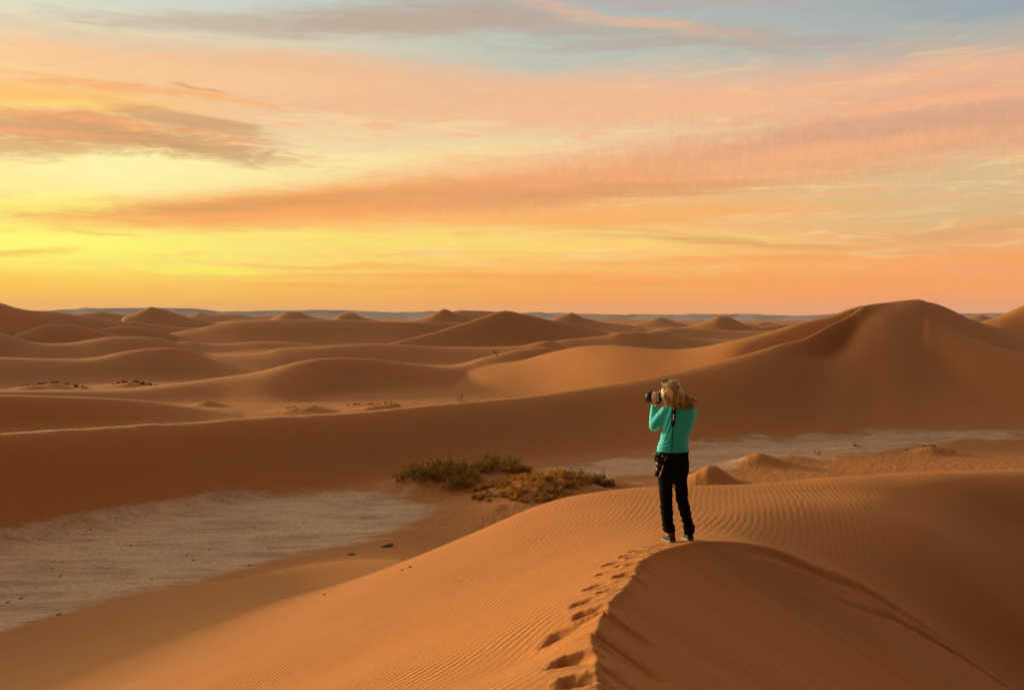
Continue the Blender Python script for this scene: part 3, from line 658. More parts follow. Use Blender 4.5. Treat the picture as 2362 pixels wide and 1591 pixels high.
def sand_material():
    m_, nt, b = new_mat('sand_and_clay'); N, L = nt.nodes, nt.links
    def mt(op, a, b_=None, c_=None, clamp=False):
        n = N.new('ShaderNodeMath'); n.operation = op; n.use_clamp = clamp
        for i, v in enumerate((a, b_, c_)):
            if v is None: continue
            if isinstance(v, (int, float)): n.inputs[i].default_value = v
            else: L.new(v, n.inputs[i])
        return n.outputs[0]
    def tex(scale, detail=5, rough=0.55, vec=None, dist=0.0):
        n = N.new('ShaderNodeTexNoise'); n.inputs['Scale'].default_value = scale; n.inputs['Detail'].default_value = detail
        n.inputs['Roughness'].default_value = rough; n.inputs['Distortion'].default_value = dist
        L.new(vec if vec is not None else pos, n.inputs['Vector']); return n.outputs[0]
    def mixn(f, a, b_):
        n = N.new('ShaderNodeMix'); n.data_type = 'RGBA'
        for i, v in ((0, f), (6, a), (7, b_)):
            if isinstance(v, (int, float)): n.inputs[i].default_value = v
            elif isinstance(v, tuple): n.inputs[i].default_value = v
            else: L.new(v, n.inputs[i])
        return n.outputs[2]
    tc_ = N.new('ShaderNodeTexCoord'); pos = tc_.outputs['Object']
    sp = N.new('ShaderNodeSeparateXYZ'); L.new(pos, sp.inputs[0])
    aclay = N.new('ShaderNodeAttribute'); aclay.attribute_name = 'clay'
    arip = N.new('ShaderNodeAttribute'); arip.attribute_name = 'ripple'
    # flat coordinates for the ripples
    cxy = N.new('ShaderNodeCombineXYZ'); L.new(sp.outputs[0], cxy.inputs[0]); L.new(sp.outputs[1], cxy.inputs[1])
    flat = cxy.outputs[0]
    # ---- colour
    big = tex(0.045, 3); mid_ = tex(0.9, 5); grain = tex(140.0, 3)
    sand = mixn(big, SAND_A, SAND_B)
    sand = mixn(mt('MULTIPLY', mid_, 0.5), sand, SAND_C)
    sand = mixn(mt('MULTIPLY', grain, 0.18), sand, tuple(v * 0.72 for v in SAND_A[:3]) + (1,))
    cm_ = N.new('ShaderNodeMapping'); cm_.inputs['Scale'].default_value = (0.35, 1.2, 1.0); L.new(pos, cm_.inputs[0])
    patch = tex(1.1, 8, 0.65, cm_.outputs[0], 0.4)
    crust = tex(7.0, 6, 0.7)
    crm = N.new('ShaderNodeMapRange'); L.new(crust, crm.inputs[0]); crm.inputs[1].default_value = 0.36; crm.inputs[2].default_value = 0.62
    cl = mixn(crm.outputs[0], CLAY_A, CLAY_B)
    pm = N.new('ShaderNodeMapRange'); L.new(patch, pm.inputs[0]); pm.inputs[1].default_value = 0.50; pm.inputs[2].default_value = 0.72
    cl = mixn(mt('MULTIPLY', pm.outputs[0], 0.75), cl, CLAY_C)
    dm = N.new('ShaderNodeMapping'); dm.inputs['Scale'].default_value = (0.16, 0.5, 1.0); L.new(pos, dm.inputs[0])
    dk = N.new('ShaderNodeMapRange'); L.new(tex(1.0, 5, 0.62, dm.outputs[0], 0.5), dk.inputs[0]); dk.inputs[1].default_value = 0.48; dk.inputs[2].default_value = 0.68
    cl = mixn(mt('MULTIPLY', dk.outputs[0], 0.62), cl, (0.42, 0.26, 0.165, 1))
    vo = N.new('ShaderNodeTexVoronoi'); vo.feature = 'DISTANCE_TO_EDGE'; vo.inputs['Scale'].default_value = 2.6; L.new(cm_.outputs[0], vo.inputs['Vector'])
    ck = N.new('ShaderNodeMapRange'); L.new(vo.outputs['Distance'], ck.inputs[0]); ck.inputs[1].default_value = 0.0; ck.inputs[2].default_value = 0.09; ck.inputs[3].default_value = 0.5; ck.inputs[4].default_value = 0.0
    cl = mixn(mt('MULTIPLY', ck.outputs[0], dk.outputs[0]), cl, (0.20, 0.11, 0.06, 1))
    fleck = N.new('ShaderNodeMapRange'); L.new(tex(3.4, 4, 0.6, cm_.outputs[0], 0.2), fleck.inputs[0]); fleck.inputs[1].default_value = 0.64; fleck.inputs[2].default_value = 0.70
    cl = mixn(mt('MULTIPLY', fleck.outputs[0], 0.45), cl, CLAY_D)
    cmask = N.new('ShaderNodeMapRange'); cmask.interpolation_type = 'SMOOTHSTEP'
    L.new(mt('ADD', aclay.outputs['Fac'], mt('MULTIPLY', mt('SUBTRACT', patch, 0.5), 1.6)), cmask.inputs[0]); cmask.inputs[1].default_value = 0.25; cmask.inputs[2].default_value = 0.85
    csel = mt('MULTIPLY', cmask.outputs[0], mt('GREATER_THAN', aclay.outputs['Fac'], 0.001))
    L.new(mixn(csel, sand, cl), b.inputs['Base Color'])
    b.inputs['Roughness'].default_value = 0.9
    b.inputs['Specular IOR Level'].default_value = 0.15
    # ---- ripples: rings round a far centre, bent by noise, so their crests fork and meet
    dist = N.new('ShaderNodeVectorMath'); dist.operation = 'DISTANCE'; L.new(flat, dist.inputs[0]); dist.inputs[1].default_value = (-26.0, 22.0, 0)
    wl = 0.095
    wa = mt('MULTIPLY', mt('SUBTRACT', tex(0.55, 2, 0.5, flat), 0.5), 11.0)
    wb = mt('MULTIPLY', mt('SUBTRACT', tex(2.1, 3, 0.5, flat), 0.5), 5.2)
    wc = mt('MULTIPLY', mt('SUBTRACT', tex(7.0, 2, 0.5, flat), 0.5), 2.6)
    ph = mt('ADD', mt('MULTIPLY', dist.outputs['Value'], 2 * PI / wl), mt('ADD', wa, mt('ADD', wb, wc)))
    s1 = mt('SINE', ph); s2 = mt('SINE', mt('ADD', mt('MULTIPLY', ph, 2.0), 0.9))
    hrip = mt('ADD', s1, mt('MULTIPLY', s2, 0.22))
    hrip = mt('MULTIPLY', hrip, arip.outputs['Fac'])
    am = tex(1.3, 3, 0.5, flat)
    amr = N.new('ShaderNodeMapRange'); L.new(am, amr.inputs[0]); amr.inputs[1].default_value = 0.36; amr.inputs[2].default_value = 0.62; amr.inputs[3].default_value = 0.25; amr.inputs[4].default_value = 1.15
    hrip = mt('MULTIPLY', hrip, amr.outputs[0])
    bp1 = N.new('ShaderNodeBump'); bp1.inputs['Strength'].default_value = 1.0; bp1.inputs['Distance'].default_value = RIPPLE_H
    L.new(hrip, bp1.inputs['Height'])
    # ---- broad wind scour along the ripples
    scm = N.new('ShaderNodeMapping'); scm.inputs['Rotation'].default_value = (0, 0, R(-62)); scm.inputs['Scale'].default_value = (0.55, 2.6, 1); L.new(flat, scm.inputs[0])
    bp0 = N.new('ShaderNodeBump'); bp0.inputs['Strength'].default_value = 0.8; bp0.inputs['Distance'].default_value = 0.030
    L.new(mt('MULTIPLY', tex(1.0, 6, 0.6, scm.outputs[0], 0.3), mt('MAXIMUM', arip.outputs['Fac'], 0.75)), bp0.inputs['Height']); L.new(bp0.outputs[0], bp1.inputs['Normal'])
    # ---- sand grain, and coarse crust on the clay
    bp2 = N.new('ShaderNodeBump'); bp2.inputs['Strength'].default_value = 0.5; bp2.inputs['Distance'].default_value = 0.004
    L.new(tex(60.0, 4, 0.7), bp2.inputs['Height']); L.new(bp1.outputs[0], bp2.inputs['Normal'])
    bp3 = N.new('ShaderNodeBump'); bp3.inputs['Distance'].default_value = 0.05
    L.new(mt('MULTIPLY', csel, 0.55), bp3.inputs['Strength'])
    L.new(mt('ADD', mt('MULTIPLY', patch, 0.8), mt('MULTIPLY', crust, 0.35)), bp3.inputs['Height']); L.new(bp2.outputs[0], bp3.inputs['Normal'])
    # coarse wind ripples on the flat beyond the dune
    mp2 = N.new('ShaderNodeMapping'); mp2.inputs['Scale'].default_value = (1.0, 0.45, 1); L.new(flat, mp2.inputs[0])
    rough_n = tex(2.6, 5, 0.6, mp2.outputs[0], 1.0)
    rng_ = mt('MULTIPLY', mt('SUBTRACT', 1.0, csel), mt('MULTIPLY', N_range(N, L, sp.outputs[2], 0.9, 0.3), N_range(N, L, sp.outputs[1], 34, 48)))
    bp4 = N.new('ShaderNodeBump'); bp4.inputs['Distance'].default_value = 0.12; L.new(mt('MULTIPLY', rng_, 0.7), bp4.inputs['Strength'])
    L.new(rough_n, bp4.inputs['Height']); L.new(bp3.outputs[0], bp4.inputs['Normal'])
    L.new(bp4.outputs[0], b.inputs['Normal'])
    return m_
def N_range(N, L, s, lo, hi):
    n = N.new('ShaderNodeMapRange'); L.new(s, n.inputs[0]); n.inputs[1].default_value = lo; n.inputs[2].default_value = hi; return n.outputs[0]
SAND_A = (0.53, 0.218, 0.058, 1); SAND_B = (0.48, 0.185, 0.042, 1); SAND_C = (0.57, 0.285, 0.11, 1)
CLAY_A = (0.58, 0.35, 0.205, 1); CLAY_B = (0.86, 0.59, 0.39, 1); CLAY_C = (0.36, 0.20, 0.12, 1); CLAY_D = (0.60, 0.47, 0.38, 1)
RIPPLE_H = 0.0042
sand_mat = sand_material()
# ------------------------------------------------------------------ the ground: one sheet to the horizon
ground = build_grid('ground', xf, yf, zf + EYE, nr, nc, sand_mat, {'clay': clay, 'ripple': rip})
tag(ground, kind='structure')
# ------------------------------------------------------------------ distant table mountains
def mesa_field():
    top = [(-1500, 716), (-600, 712), (-200, 720), (72, 716), (110, 717), (129, 715.5), (144, 713.5), (175, 713), (191, 709.5), (232, 711), (258, 710.5), (322, 710), (361, 709.5), (438, 711), (477, 713.8), (503, 718.5), (530, 718), (546, 717), (575, 718), (600, 716.5),
           (664, 715.5), (690, 716.5), (716, 714.5), (780, 715), (832, 717), (909, 720), (950, 719), (975, 719), (987, 717), (1030, 718), (1090, 720), (1200, 722), (1228, 720), (1244, 719), (1262, 722), (1298, 721), (1312, 723), (1355, 723.5), (1447, 726), (1453, 724.3),
           (1470, 724.2), (1540, 725.5), (1545, 724.2), (1550, 725.5), (1579, 725.5), (1587, 723.6), (1640, 724.6), (1685, 724.6), (1692, 723.6), (1746, 724.2), (1767, 726.4), (1839, 728), (1870, 727), (1891, 726.2), (1912, 725.5), (1927, 723), (1960, 722), (2100, 724), (2300, 722), (2700, 718), (3400, 724)]
    RM = 6200.0
    rows_m = np.array([5300, 5600, 5800, 5950, 6050, 6120, 6160, 6190, 6215, 6300, 6600, 7000, 7400], float)
    xs_ = np.linspace(-1400, 3300, 900)
    az_ = np.arctan((xs_ - 1181) / FOC)
    yt = np.interp(xs_, [p[0] for p in top], [p[1] for p in top])
    yt = yt + 0.25 * fnoise(xs_ / 14.0, xs_ * 0, 4, 3)
    dy = (795.5 - yt) / FOC; dx = (xs_ - 1181) / FOC
    sl = (-math.sin(PITCH) + math.cos(PITCH) * dy) / np.hypot(dx, math.cos(PITCH) + math.sin(PITCH) * dy)
    zt = sl * RM
    X, Y_, Z = [], [], []
    for k, rr in enumerate(rows_m):
        f = [0.0, 0.20, 0.34, 0.46, 0.58, 0.70, 0.84, 0.97, 1.0, 1.0, 1.0, 0.9, 0.0][k]
        g_ = 0.10 * fnoise(xs_ / 26.0, np.full_like(xs_, k * 0.35), 8, 4) * (1 if k < 8 else 0) * (0 if k in (0,) else 1)
        wob_ = 90 * fnoise(xs_ / 60.0, np.full_like(xs_, 3.0), 12, 3) if k < 7 else 0
        X.append(np.sin(az_) * (rr + wob_)); Y_.append(np.cos(az_) * (rr + wob_)); Z.append(-46 + (zt + 46) * np.clip(f + g_, 0, 1))
    return np.concatenate(X), np.concatenate(Y_), np.concatenate(Z), len(rows_m), len(xs_)
hx, hy, hz, hn_, hc_ = mesa_field()
rock_mat = simple('desert_rock', (0.17, 0.12, 0.10), 0.95, 0, 0.25, 0.004)
hills = build_grid('hills', hx, hy, hz + EYE, hn_, hc_, rock_mat)
tag(hills, kind='structure')
# ------------------------------------------------------------------ object helpers
def gz(x, y):
    """ground height (world) under a point"""
    x = np.atleast_1d(np.asarray(x, float)); y = np.atleast_1d(np.asarray(y, float))
    return ground_z(np.arctan2(x, y), np.hypot(x, y)) + EYE
def empty(name, loc):
    o = bpy.data.objects.new(name, None); o.location = loc; o.empty_display_size = 0.2; col.objects.link(o); return o
def link_bm(name, bm, mat, parent=None, smooth=True):
    me = bpy.data.meshes.new(name); bm.to_mesh(me); bm.free(); me.materials.append(mat)
    if smooth: me.polygons.foreach_set('use_smooth', [True] * len(me.polygons))
    o = bpy.data.objects.new(name, me); col.objects.link(o)
    if parent: o.parent = parent
    return o
def ring_loft(bm, rings, cap=True):
    """rings: lists of Vectors of equal count"""
    vs = [[bm.verts.new(p) for p in r] for r in rings]; n = len(vs[0])
    for a_, b_ in zip(vs[:-1], vs[1:]):
        for i in range(n): bm.faces.new((a_[i], a_[(i + 1) % n], b_[(i + 1) % n], b_[i]))
    if cap:
        bm.faces.new(list(reversed(vs[0]))); bm.faces.new(vs[-1])
    return vs
def hloft(bm, secs, n=28, power=2.0):
    """secs: (cx, cy, z, half width, half depth) stacked bottom to top"""
    rings = []
    for cx, cy, z, a_, b_ in secs:
        r_ = []
        for i in range(n):
            t = 2 * PI * i / n; c_, s_ = math.cos(t), math.sin(t); e = 2 / power
            r_.append(Vector((cx + a_ * math.copysign(abs(c_) ** e, c_), cy + b_ * math.copysign(abs(s_) ** e, s_), z)))
        rings.append(r_)
    ring_loft(bm, rings)
def tube(bm, pts, rad, n=12, flat=1.0, up=(0, 0, 1), round_ends=True):
    """swept tube through points; rad per point; flat squashes it along the up-ish axis"""
    pts = [Vector(p) for p in pts]; rings = []
    if not hasattr(rad, '__len__'): rad = [rad] * len(pts)
    P, Rr = [], []
    if round_ends:
        d0 = (pts[0] - pts[1]).normalized(); d1 = (pts[-1] - pts[-2]).normalized()
        for k in (0.95, 0.7): P.append(pts[0] + d0 * rad[0] * k); Rr.append(rad[0] * math.sqrt(max(0.02, 1 - k * k)))
        P += pts; Rr += list(rad)
        for k in (0.7, 0.95): P.append(pts[-1] + d1 * rad[-1] * k); Rr.append(rad[-1] * math.sqrt(max(0.02, 1 - k * k)))
    else: P, Rr = pts, list(rad)
    for i, p in enumerate(P):
        d = (P[min(i + 1, len(P) - 1)] - P[max(i - 1, 0)]).normalized()
        u = Vector(up)
        if abs(d.dot(u)) > 0.95: u = Vector((1, 0, 0)) if abs(d.x) < 0.9 else Vector((0, 1, 0))
        s_ = d.cross(u).normalized(); w_ = s_.cross(d).normalized()
        rings.append([p + (s_ * math.cos(2 * PI * k / n) + w_ * flat * math.sin(2 * PI * k / n)) * Rr[i] for k in range(n)])
    ring_loft(bm, rings)
def ellipsoid(bm, c, r, rot=None, seg=20, rings=14):
    m_ = Matrix.Translation(Vector(c)) @ (rot if rot else Matrix.Identity(4)) @ Matrix.Diagonal(Vector((r[0], r[1], r[2], 1)))
    bmesh.ops.create_uvsphere(bm, u_segments=seg, v_segments=rings, radius=1.0, matrix=m_)
def bezier(p, n=10):
    """Catmull-Rom through points"""
    p = [Vector(q) for q in p]; out = []
    for i in range(len(p) - 1):
        a_, b_, c_, d_ = p[max(i - 1, 0)], p[i], p[i + 1], p[min(i + 2, len(p) - 1)]
        for k in range(n):
            t = k / n
            out.append(0.5 * ((2 * b_) + (c_ - a_) * t + (2 * a_ - 5 * b_ + 4 * c_ - d_) * t * t + (3 * b_ - a_ - 3 * c_ + d_) * t ** 3))
    out.append(p[-1]); return out
def remeshed(name, bm, voxel, smooth_it, mat, parent, disp=None):
    """fuse overlapping shapes into one continuous skin"""
    me = bpy.data.meshes.new(name + '_src'); bmesh.ops.recalc_face_normals(bm, faces=bm.faces); bm.to_mesh(me); bm.free()
    o = bpy.data.objects.new(name + '_src', me); col.objects.link(o)
    r_ = o.modifiers.new('r', 'REMESH'); r_.mode = 'VOXEL'; r_.voxel_size = voxel; r_.use_smooth_shade = True
    if smooth_it:
        s_ = o.modifiers.new('s', 'SMOOTH'); s_.factor = 0.5; s_.iterations = smooth_it
    dg = bpy.context.evaluated_depsgraph_get()
    out = bpy.data.meshes.new_from_object(o.evaluated_get(dg)); out.name = name
    bpy.data.objects.remove(o); bpy.data.meshes.remove(me)
    if disp:
        co = np.empty(len(out.vertices) * 3, np.float32); out.vertices.foreach_get('co', co); co = co.reshape(-1, 3)
        no = np.empty(len(out.vertices) * 3, np.float32); out.vertices.foreach_get('normal', no); no = no.reshape(-1, 3)
        co = co + no * disp(co.astype(float))[:, None]
        out.vertices.foreach_set('co', co.astype(np.float32).ravel()); out.update()
    out.materials.clear(); out.materials.append(mat)
    out.polygons.foreach_set('use_smooth', [True] * len(out.polygons))
    n = bpy.data.objects.new(name, out); col.objects.link(n)
    if parent: n.parent = parent
    return n

# ------------------------------------------------------------------ the woman with the camera
skin_m = simple('skin', (0.62, 0.33, 0.21), 0.55, 0, 0.08, 40)
teal_m = simple('teal_jersey', (0.022, 0.84, 0.93), 0.85, 0, 0.08, 260, 0.0006, 0.6)
black_cloth = simple('black_trousers', (0.006, 0.006, 0.007), 0.95, 0, 0.3, 120, 0.0008)
shoe_m = simple('dark_shoe', (0.018, 0.014, 0.013), 0.7, 0, 0.3, 60, 0.001)
sole_m = simple('pale_sole', (0.26, 0.23, 0.20), 0.7, 0, 0.15, 60)
sock_m = simple('brown_sock', (0.10, 0.045, 0.03), 0.9, 0, 0.2, 120)
blackp = simple('black_plastic', (0.012, 0.012, 0.013), 0.35, 0, 0.2, 80)
rubber = simple('black_rubber', (0.02, 0.019, 0.019), 0.8, 0, 0.2, 80)
whitep = simple('white_lens_paint', (0.90, 0.88, 0.85), 0.4, 0, 0.04, 40)
glass_m = simple('coated_glass', (0.02, 0.015, 0.03), 0.08, 0, 0.1, 40)
yellow_m = simple('yellow_webbing', (0.55, 0.40, 0.06), 0.8, 0, 0.15, 90)
mark_m = simple('white_print', (0.7, 0.7, 0.7), 0.7, 0, 0.05, 40)
pearl_m = simple('pale_frame', (0.80, 0.68, 0.56), 0.35, 0, 0.05, 60)
for m__ in (black_cloth, rubber): m__.node_tree.nodes['Principled BSDF'].inputs['Specular IOR Level'].default_value = 0.08
def hair_material():
    m_, nt, b = new_mat('blonde_hair'); N, L = nt.nodes, nt.links
    t = N.new('ShaderNodeTexCoord'); mp = N.new('ShaderNodeMapping'); mp.inputs['Scale'].default_value = (48, 48, 4); L.new(t.outputs['Object'], mp.inputs[0])
    n = N.new('ShaderNodeTexNoise'); n.inputs['Scale'].default_value = 1; n.inputs['Detail'].default_value = 4; L.new(mp.outputs[0], n.inputs['Vector'])
    cr = N.new('ShaderNodeValToRGB'); L.new(n.outputs[0], cr.inputs[0])
    cr.color_ramp.elements[0].position = 0.34; cr.color_ramp.elements[0].color = (0.22, 0.14, 0.06, 1)
    cr.color_ramp.elements[1].position = 0.66; cr.color_ramp.elements[1].color = (0.85, 0.74, 0.44, 1)
    e = cr.color_ramp.elements.new(0.5); e.color = (0.56, 0.43, 0.20, 1)
    L.new(cr.outputs[0], b.inputs['Base Color']); b.inputs['Roughness'].default_value = 0.42
    return m_
hair_m = hair_material()

lf = hit_near(1548, 1250.5); rf_ = hit_near(1590, 1246.6)
PY = 0.5 * (lf[1] + rf_[1])
s0, c0, k0 = ray(1568, 1248)
r0 = PY / c0
GX, GY, GZ = s0 * r0, PY, k0 * r0 + EYE
SC = r0 / FOC / 1.0                       # metres per photo pixel at her distance
K = SC * 223.0                            # built at 223 px per metre
woman = empty('person', (GX, GY, GZ))
tag(woman, 'blonde woman in teal top and black trousers raising a camera on the dune crest', 'person')
def V(x, y, z): return Vector((x, y, z)) * K
def S(secs): return [(a * K, b * K, c_ * K, d * K, e * K) for a, b, c_, d, e in secs]
def ground_local(x, y): return float(gz(GX + x, GY + y)[0]) - GZ
LX, LY = lf[0] - GX, lf[1] - GY; RX, RY_ = rf_[0] - GX, rf_[1] - GY
LZ, RZ = ground_local(LX, LY), ground_local(RX, RY_)
gaze = Vector((-0.86, 0.50, -0.05)).normalized(); side = gaze.cross(Vector((0, 0, 1))).normalized(); gup = side.cross(gaze).normalized()
head_c = V(-.088, .03, 1.535)
cam_c = head_c + gaze * .098 * K + Vector((0, 0, -.052)) * K
lens_c = cam_c + gaze * .066 * K
torso = [(-.073, 0, .84, .140, .10), (-.070, 0, .92, .150, .108), (-.066, 0, .98, .146, .104), (-.058, 0, 1.045, .134, .096), (-.050, 0, 1.10, .136, .098), (-.034, 0, 1.18, .148, .104), (-.014, .005, 1.27, .158, .108), (-.004, .008, 1.33, .152, .104), (-.004, .01, 1.375, .128, .088), (-.02, .012, 1.405, .085, .066), (-.04, .012, 1.43, .052, .052)]
L_sh, L_el, L_wr = (-.135, .015, 1.335), (-.262, .035, 1.180), (-.243, .135, 1.385)
R_sh, R_el, R_wr = (.120, .03, 1.325), (.105, .20, 1.165), (-.10, .25, 1.40)
left_leg = [(-.135, 0, .70, .080, .088), (-.148, 0, .59, .070, .078), (-.140, .005, .45, .060, .066), (-.134, .0, .30, .055, .062), (-.122, -.005, .18, .042, .048), (-.100, -.01, .07, .036, .042)]
right_leg = [(-.01, 0, .70, .080, .088), (.000, 0, .59, .068, .078), (.020, .005, .45, .056, .064), (.044, 0, .33, .054, .060), (.068, -.005, .20, .044, .048), (.092, -.01, .09, .036, .042)]
# -- the body: one continuous skin from head to ankles, hands with five fingers each
bm = bmesh.new()
hloft(bm, S(torso), 26)
tube(bm, [V(-.05, .015, 1.38), V(-.065, .02, 1.46)], .05 * K)
yaw = Matrix.Rotation(math.atan2(gaze.y, gaze.x), 4, 'Z')
ellipsoid(bm, head_c, (.094 * K, .074 * K, .105 * K), yaw)
ellipsoid(bm, head_c + gaze * .035 * K + Vector((0, 0, -.055)) * K, (.062 * K, .052 * K, .062 * K), yaw)
ellipsoid(bm, head_c + gaze * .092 * K + Vector((0, 0, -.018)) * K, (.020 * K, .013 * K, .022 * K), yaw)          # nose
ellipsoid(bm, head_c + gaze * .084 * K + Vector((0, 0, -.058)) * K, (.014 * K, .024 * K, .009 * K), yaw)          # lips
for s_ in (-1, 1): ellipsoid(bm, head_c + side * s_ * .076 * K + Vector((0, 0, -.005)) * K, (.016 * K, .008 * K, .030 * K), yaw)   # ears
tube(bm, [V(*L_sh), V(*L_el)], [.052 * K, .042 * K], 16); tube(bm, [V(*L_el), V(*L_wr)], [.042 * K, .027 * K], 16)
tube(bm, [V(*R_sh), V(*R_el)], [.052 * K, .042 * K], 16); tube(bm, [V(*R_el), V(*R_wr)], [.042 * K, .027 * K], 16)
hloft(bm, S(left_leg)[::-1], 20); hloft(bm, S(right_leg)[::-1], 20); hloft(bm, S([(-.072, 0, .67, .120, .08), (-.072, 0, .72, .138, .100), (-.072, 0, .80, .148, .110), (-.072, 0, .90, .150, .110)]), 24)
# left hand under the lens barrel
def H(a_, s_, z_): return lens_c + gaze * a_ * K + side * s_ * 1.12 * K + gup * (z_ * 1.12 - .008) * K
tube(bm, [V(*L_wr), H(-.02, -.012, -.075), H(.0, .0, -.058)], [.026 * K, .032 * K, .030 * K], 14, 0.62, up=tuple(gup))
for i, ln in enumerate((.92, 1.0, .96, .80)):
    a_ = .034 - i * .021
    tube(bm, bezier([H(a_ * .7, .005, -.060), H(a_, .034 * ln, -.052), H(a_, .055 * ln, -.026), H(a_ * 1.02, .054, -.026 + .038 * ln)], 4), .0088 * K, 8)
tube(bm, bezier([H(-.012, -.025, -.066), H(.004, -.050, -.045), H(.014, -.054, -.024), H(.016, -.051, -.008)], 4), .0105 * K, 8)
# right hand on the grip
def G(a_, s_, z_): return cam_c + gaze * a_ * K + side * s_ * K + gup * z_ * K
tube(bm, [V(*R_wr), G(-.005, .098, -.015), G(0, .088, .0)], [.026 * K, .030 * K, .032 * K], 14, 0.7)
for i, ln in enumerate((.9, 1.0, .95, .8)):
    z_ = .030 - i * .020
    tube(bm, bezier([G(.005, .096, z_), G(.036, .094, z_), G(.052, .078, z_ - .002), G(.050, .078 - .034 * ln, z_ - .003)], 4), .0086 * K, 8)
tube(bm, bezier([G(-.015, .095, .01), G(-.036, .083, .022), G(-.040, .060, .020), G(-.036, .044, .016)], 4), .0100 * K, 8)
body = remeshed('body', bm, .0062, 2, skin_m, woman)
tag(body, 'bare hands and face of the woman')
# -- teal top
def cloth_folds(co):
    x, y, z = co[:, 0] / K, co[:, 1] / K, co[:, 2] / K
    f = .0035 * fnoise(x * 9, z * 14, 3, 3)
    waist = np.exp(-((z - .995) / .075) ** 2)
    f += waist * (.0035 + .003 * fnoise(x * 7, z * 7, 21, 2)) * np.sin((z + .16 * np.abs(x + .05) + .030 * fnoise(x * 8, y * 8, 5, 2)) * 2 * PI / .036)
    lefts = np.exp(-((x + .12) / .07) ** 2) * np.exp(-((z - 1.22) / .14) ** 2)
    f += lefts * .0040 * np.sin((z * .35 - x * 1.0) * 2 * PI / .038)
    arm = (x < -.16) * np.clip((z - 1.1) / .05, 0, 1)
    f += arm * .0018 * np.sin((z * 1.0 + x * .4) * 2 * PI / .04 + 2 * fnoise(x * 10, z * 10, 6, 2))
    return f * K
bm = bmesh.new()
shirt = [(-.077, 0, .925, .168, .122), (-.072, 0, .98, .160, .116), (-.060, 0, 1.045, .145, .106), (-.050, 0, 1.10, .146, .108), (-.032, 0, 1.18, .158, .114), (-.010, .005, 1.27, .168, .118), (0.0, .008, 1.33, .162, .114), (-.002, .01, 1.375, .136, .098), (-.018, .012, 1.405, .094, .076), (-.036, .012, 1.424, .062, .062)]
hloft(bm, S(shirt), 36, 2.2)
tube(bm, [V(*L_sh), V(-.215, .03, 1.245), V(*L_el)], [.066 * K, .060 * K, .055 * K], 20)
tube(bm, [V(*L_el), V(-.258, .085, 1.28), V(-.246, .128, 1.368)], [.054 * K, .047 * K, .037 * K], 20, round_ends=True)
tube(bm, [V(*R_sh), V(.128, .12, 1.24), V(*R_el)], [.062 * K, .058 * K, .053 * K], 20)
tube(bm, [V(*R_el), V(.0, .23, 1.28), V(-.085, .248, 1.388)], [.052 * K, .046 * K, .036 * K], 20)
top = remeshed('long_sleeved_top', bm, .0065, 3, teal_m, woman, cloth_folds)
tag(top, 'teal long-sleeved top creased at the waist')
bm = bmesh.new()
tube(bm, [V(-.2462, .128, 1.362), V(-.2442, .134, 1.382)], .0385 * K, 20, round_ends=False)
cuff = link_bm('cuff', bm, teal_m, top); tag(cuff)
# -- black trousers
def trouser_folds(co):
    x, y, z = co[:, 0] / K, co[:, 1] / K, co[:, 2] / K
    f = .009 * fnoise(x * 13 + y * 6, z * 14, 13, 3)
    low = np.clip((.62 - z) / .25, 0, 1)
    f += low * .0035 * np.sin((z + .25 * x + .05 * fnoise(x * 9, z * 9, 15, 2)) * 2 * PI / .062)
    f += np.exp(-((z - .15) / .05) ** 2) * .006 * np.sin(z * 2 * PI / .03 + 3 * fnoise(x * 12, y * 12, 16, 2))
    return f * K
bm = bmesh.new()
hloft(bm, S([(-.070, 0, .60, .120, .085), (-.074, 0, .66, .150, .112), (-.070, 0, .75, .156, .124), (-.068, 0, .83, .158, .124), (-.068, 0, .90, .152, .116), (-.070, 0, .945, .150, .112)]), 36, 2.3)
hloft(bm, S([(-.105, -.01, .095, .048, .056), (-.110, -.01, .12, .062, .068), (-.120, -.005, .17, .061, .068), (-.130, 0, .25, .060, .070), (-.136, 0, .34, .062, .072), (-.140, .005, .45, .066, .076), (-.150, 0, .59, .073, .086), (-.138, 0, .70, .086, .10)]), 26, 2.2)
hloft(bm, S([(.092, -.01, .075, .048, .056), (.092, -.01, .12, .056, .066), (.088, -.01, .165, .061, .068), (.068, -.005, .22, .055, .066), (.050, 0, .30, .058, .068), (.036, 0, .37, .060, .070), (.020, .005, .45, .062, .074), (.003, 0, .59, .068, .084), (-.008, 0, .70, .084, .10)]), 26, 2.2)
trousers = remeshed('trousers', bm, .0075, 2, black_cloth, woman, trouser_folds)
tag(trousers, 'loose black trousers bunched at the ankles')
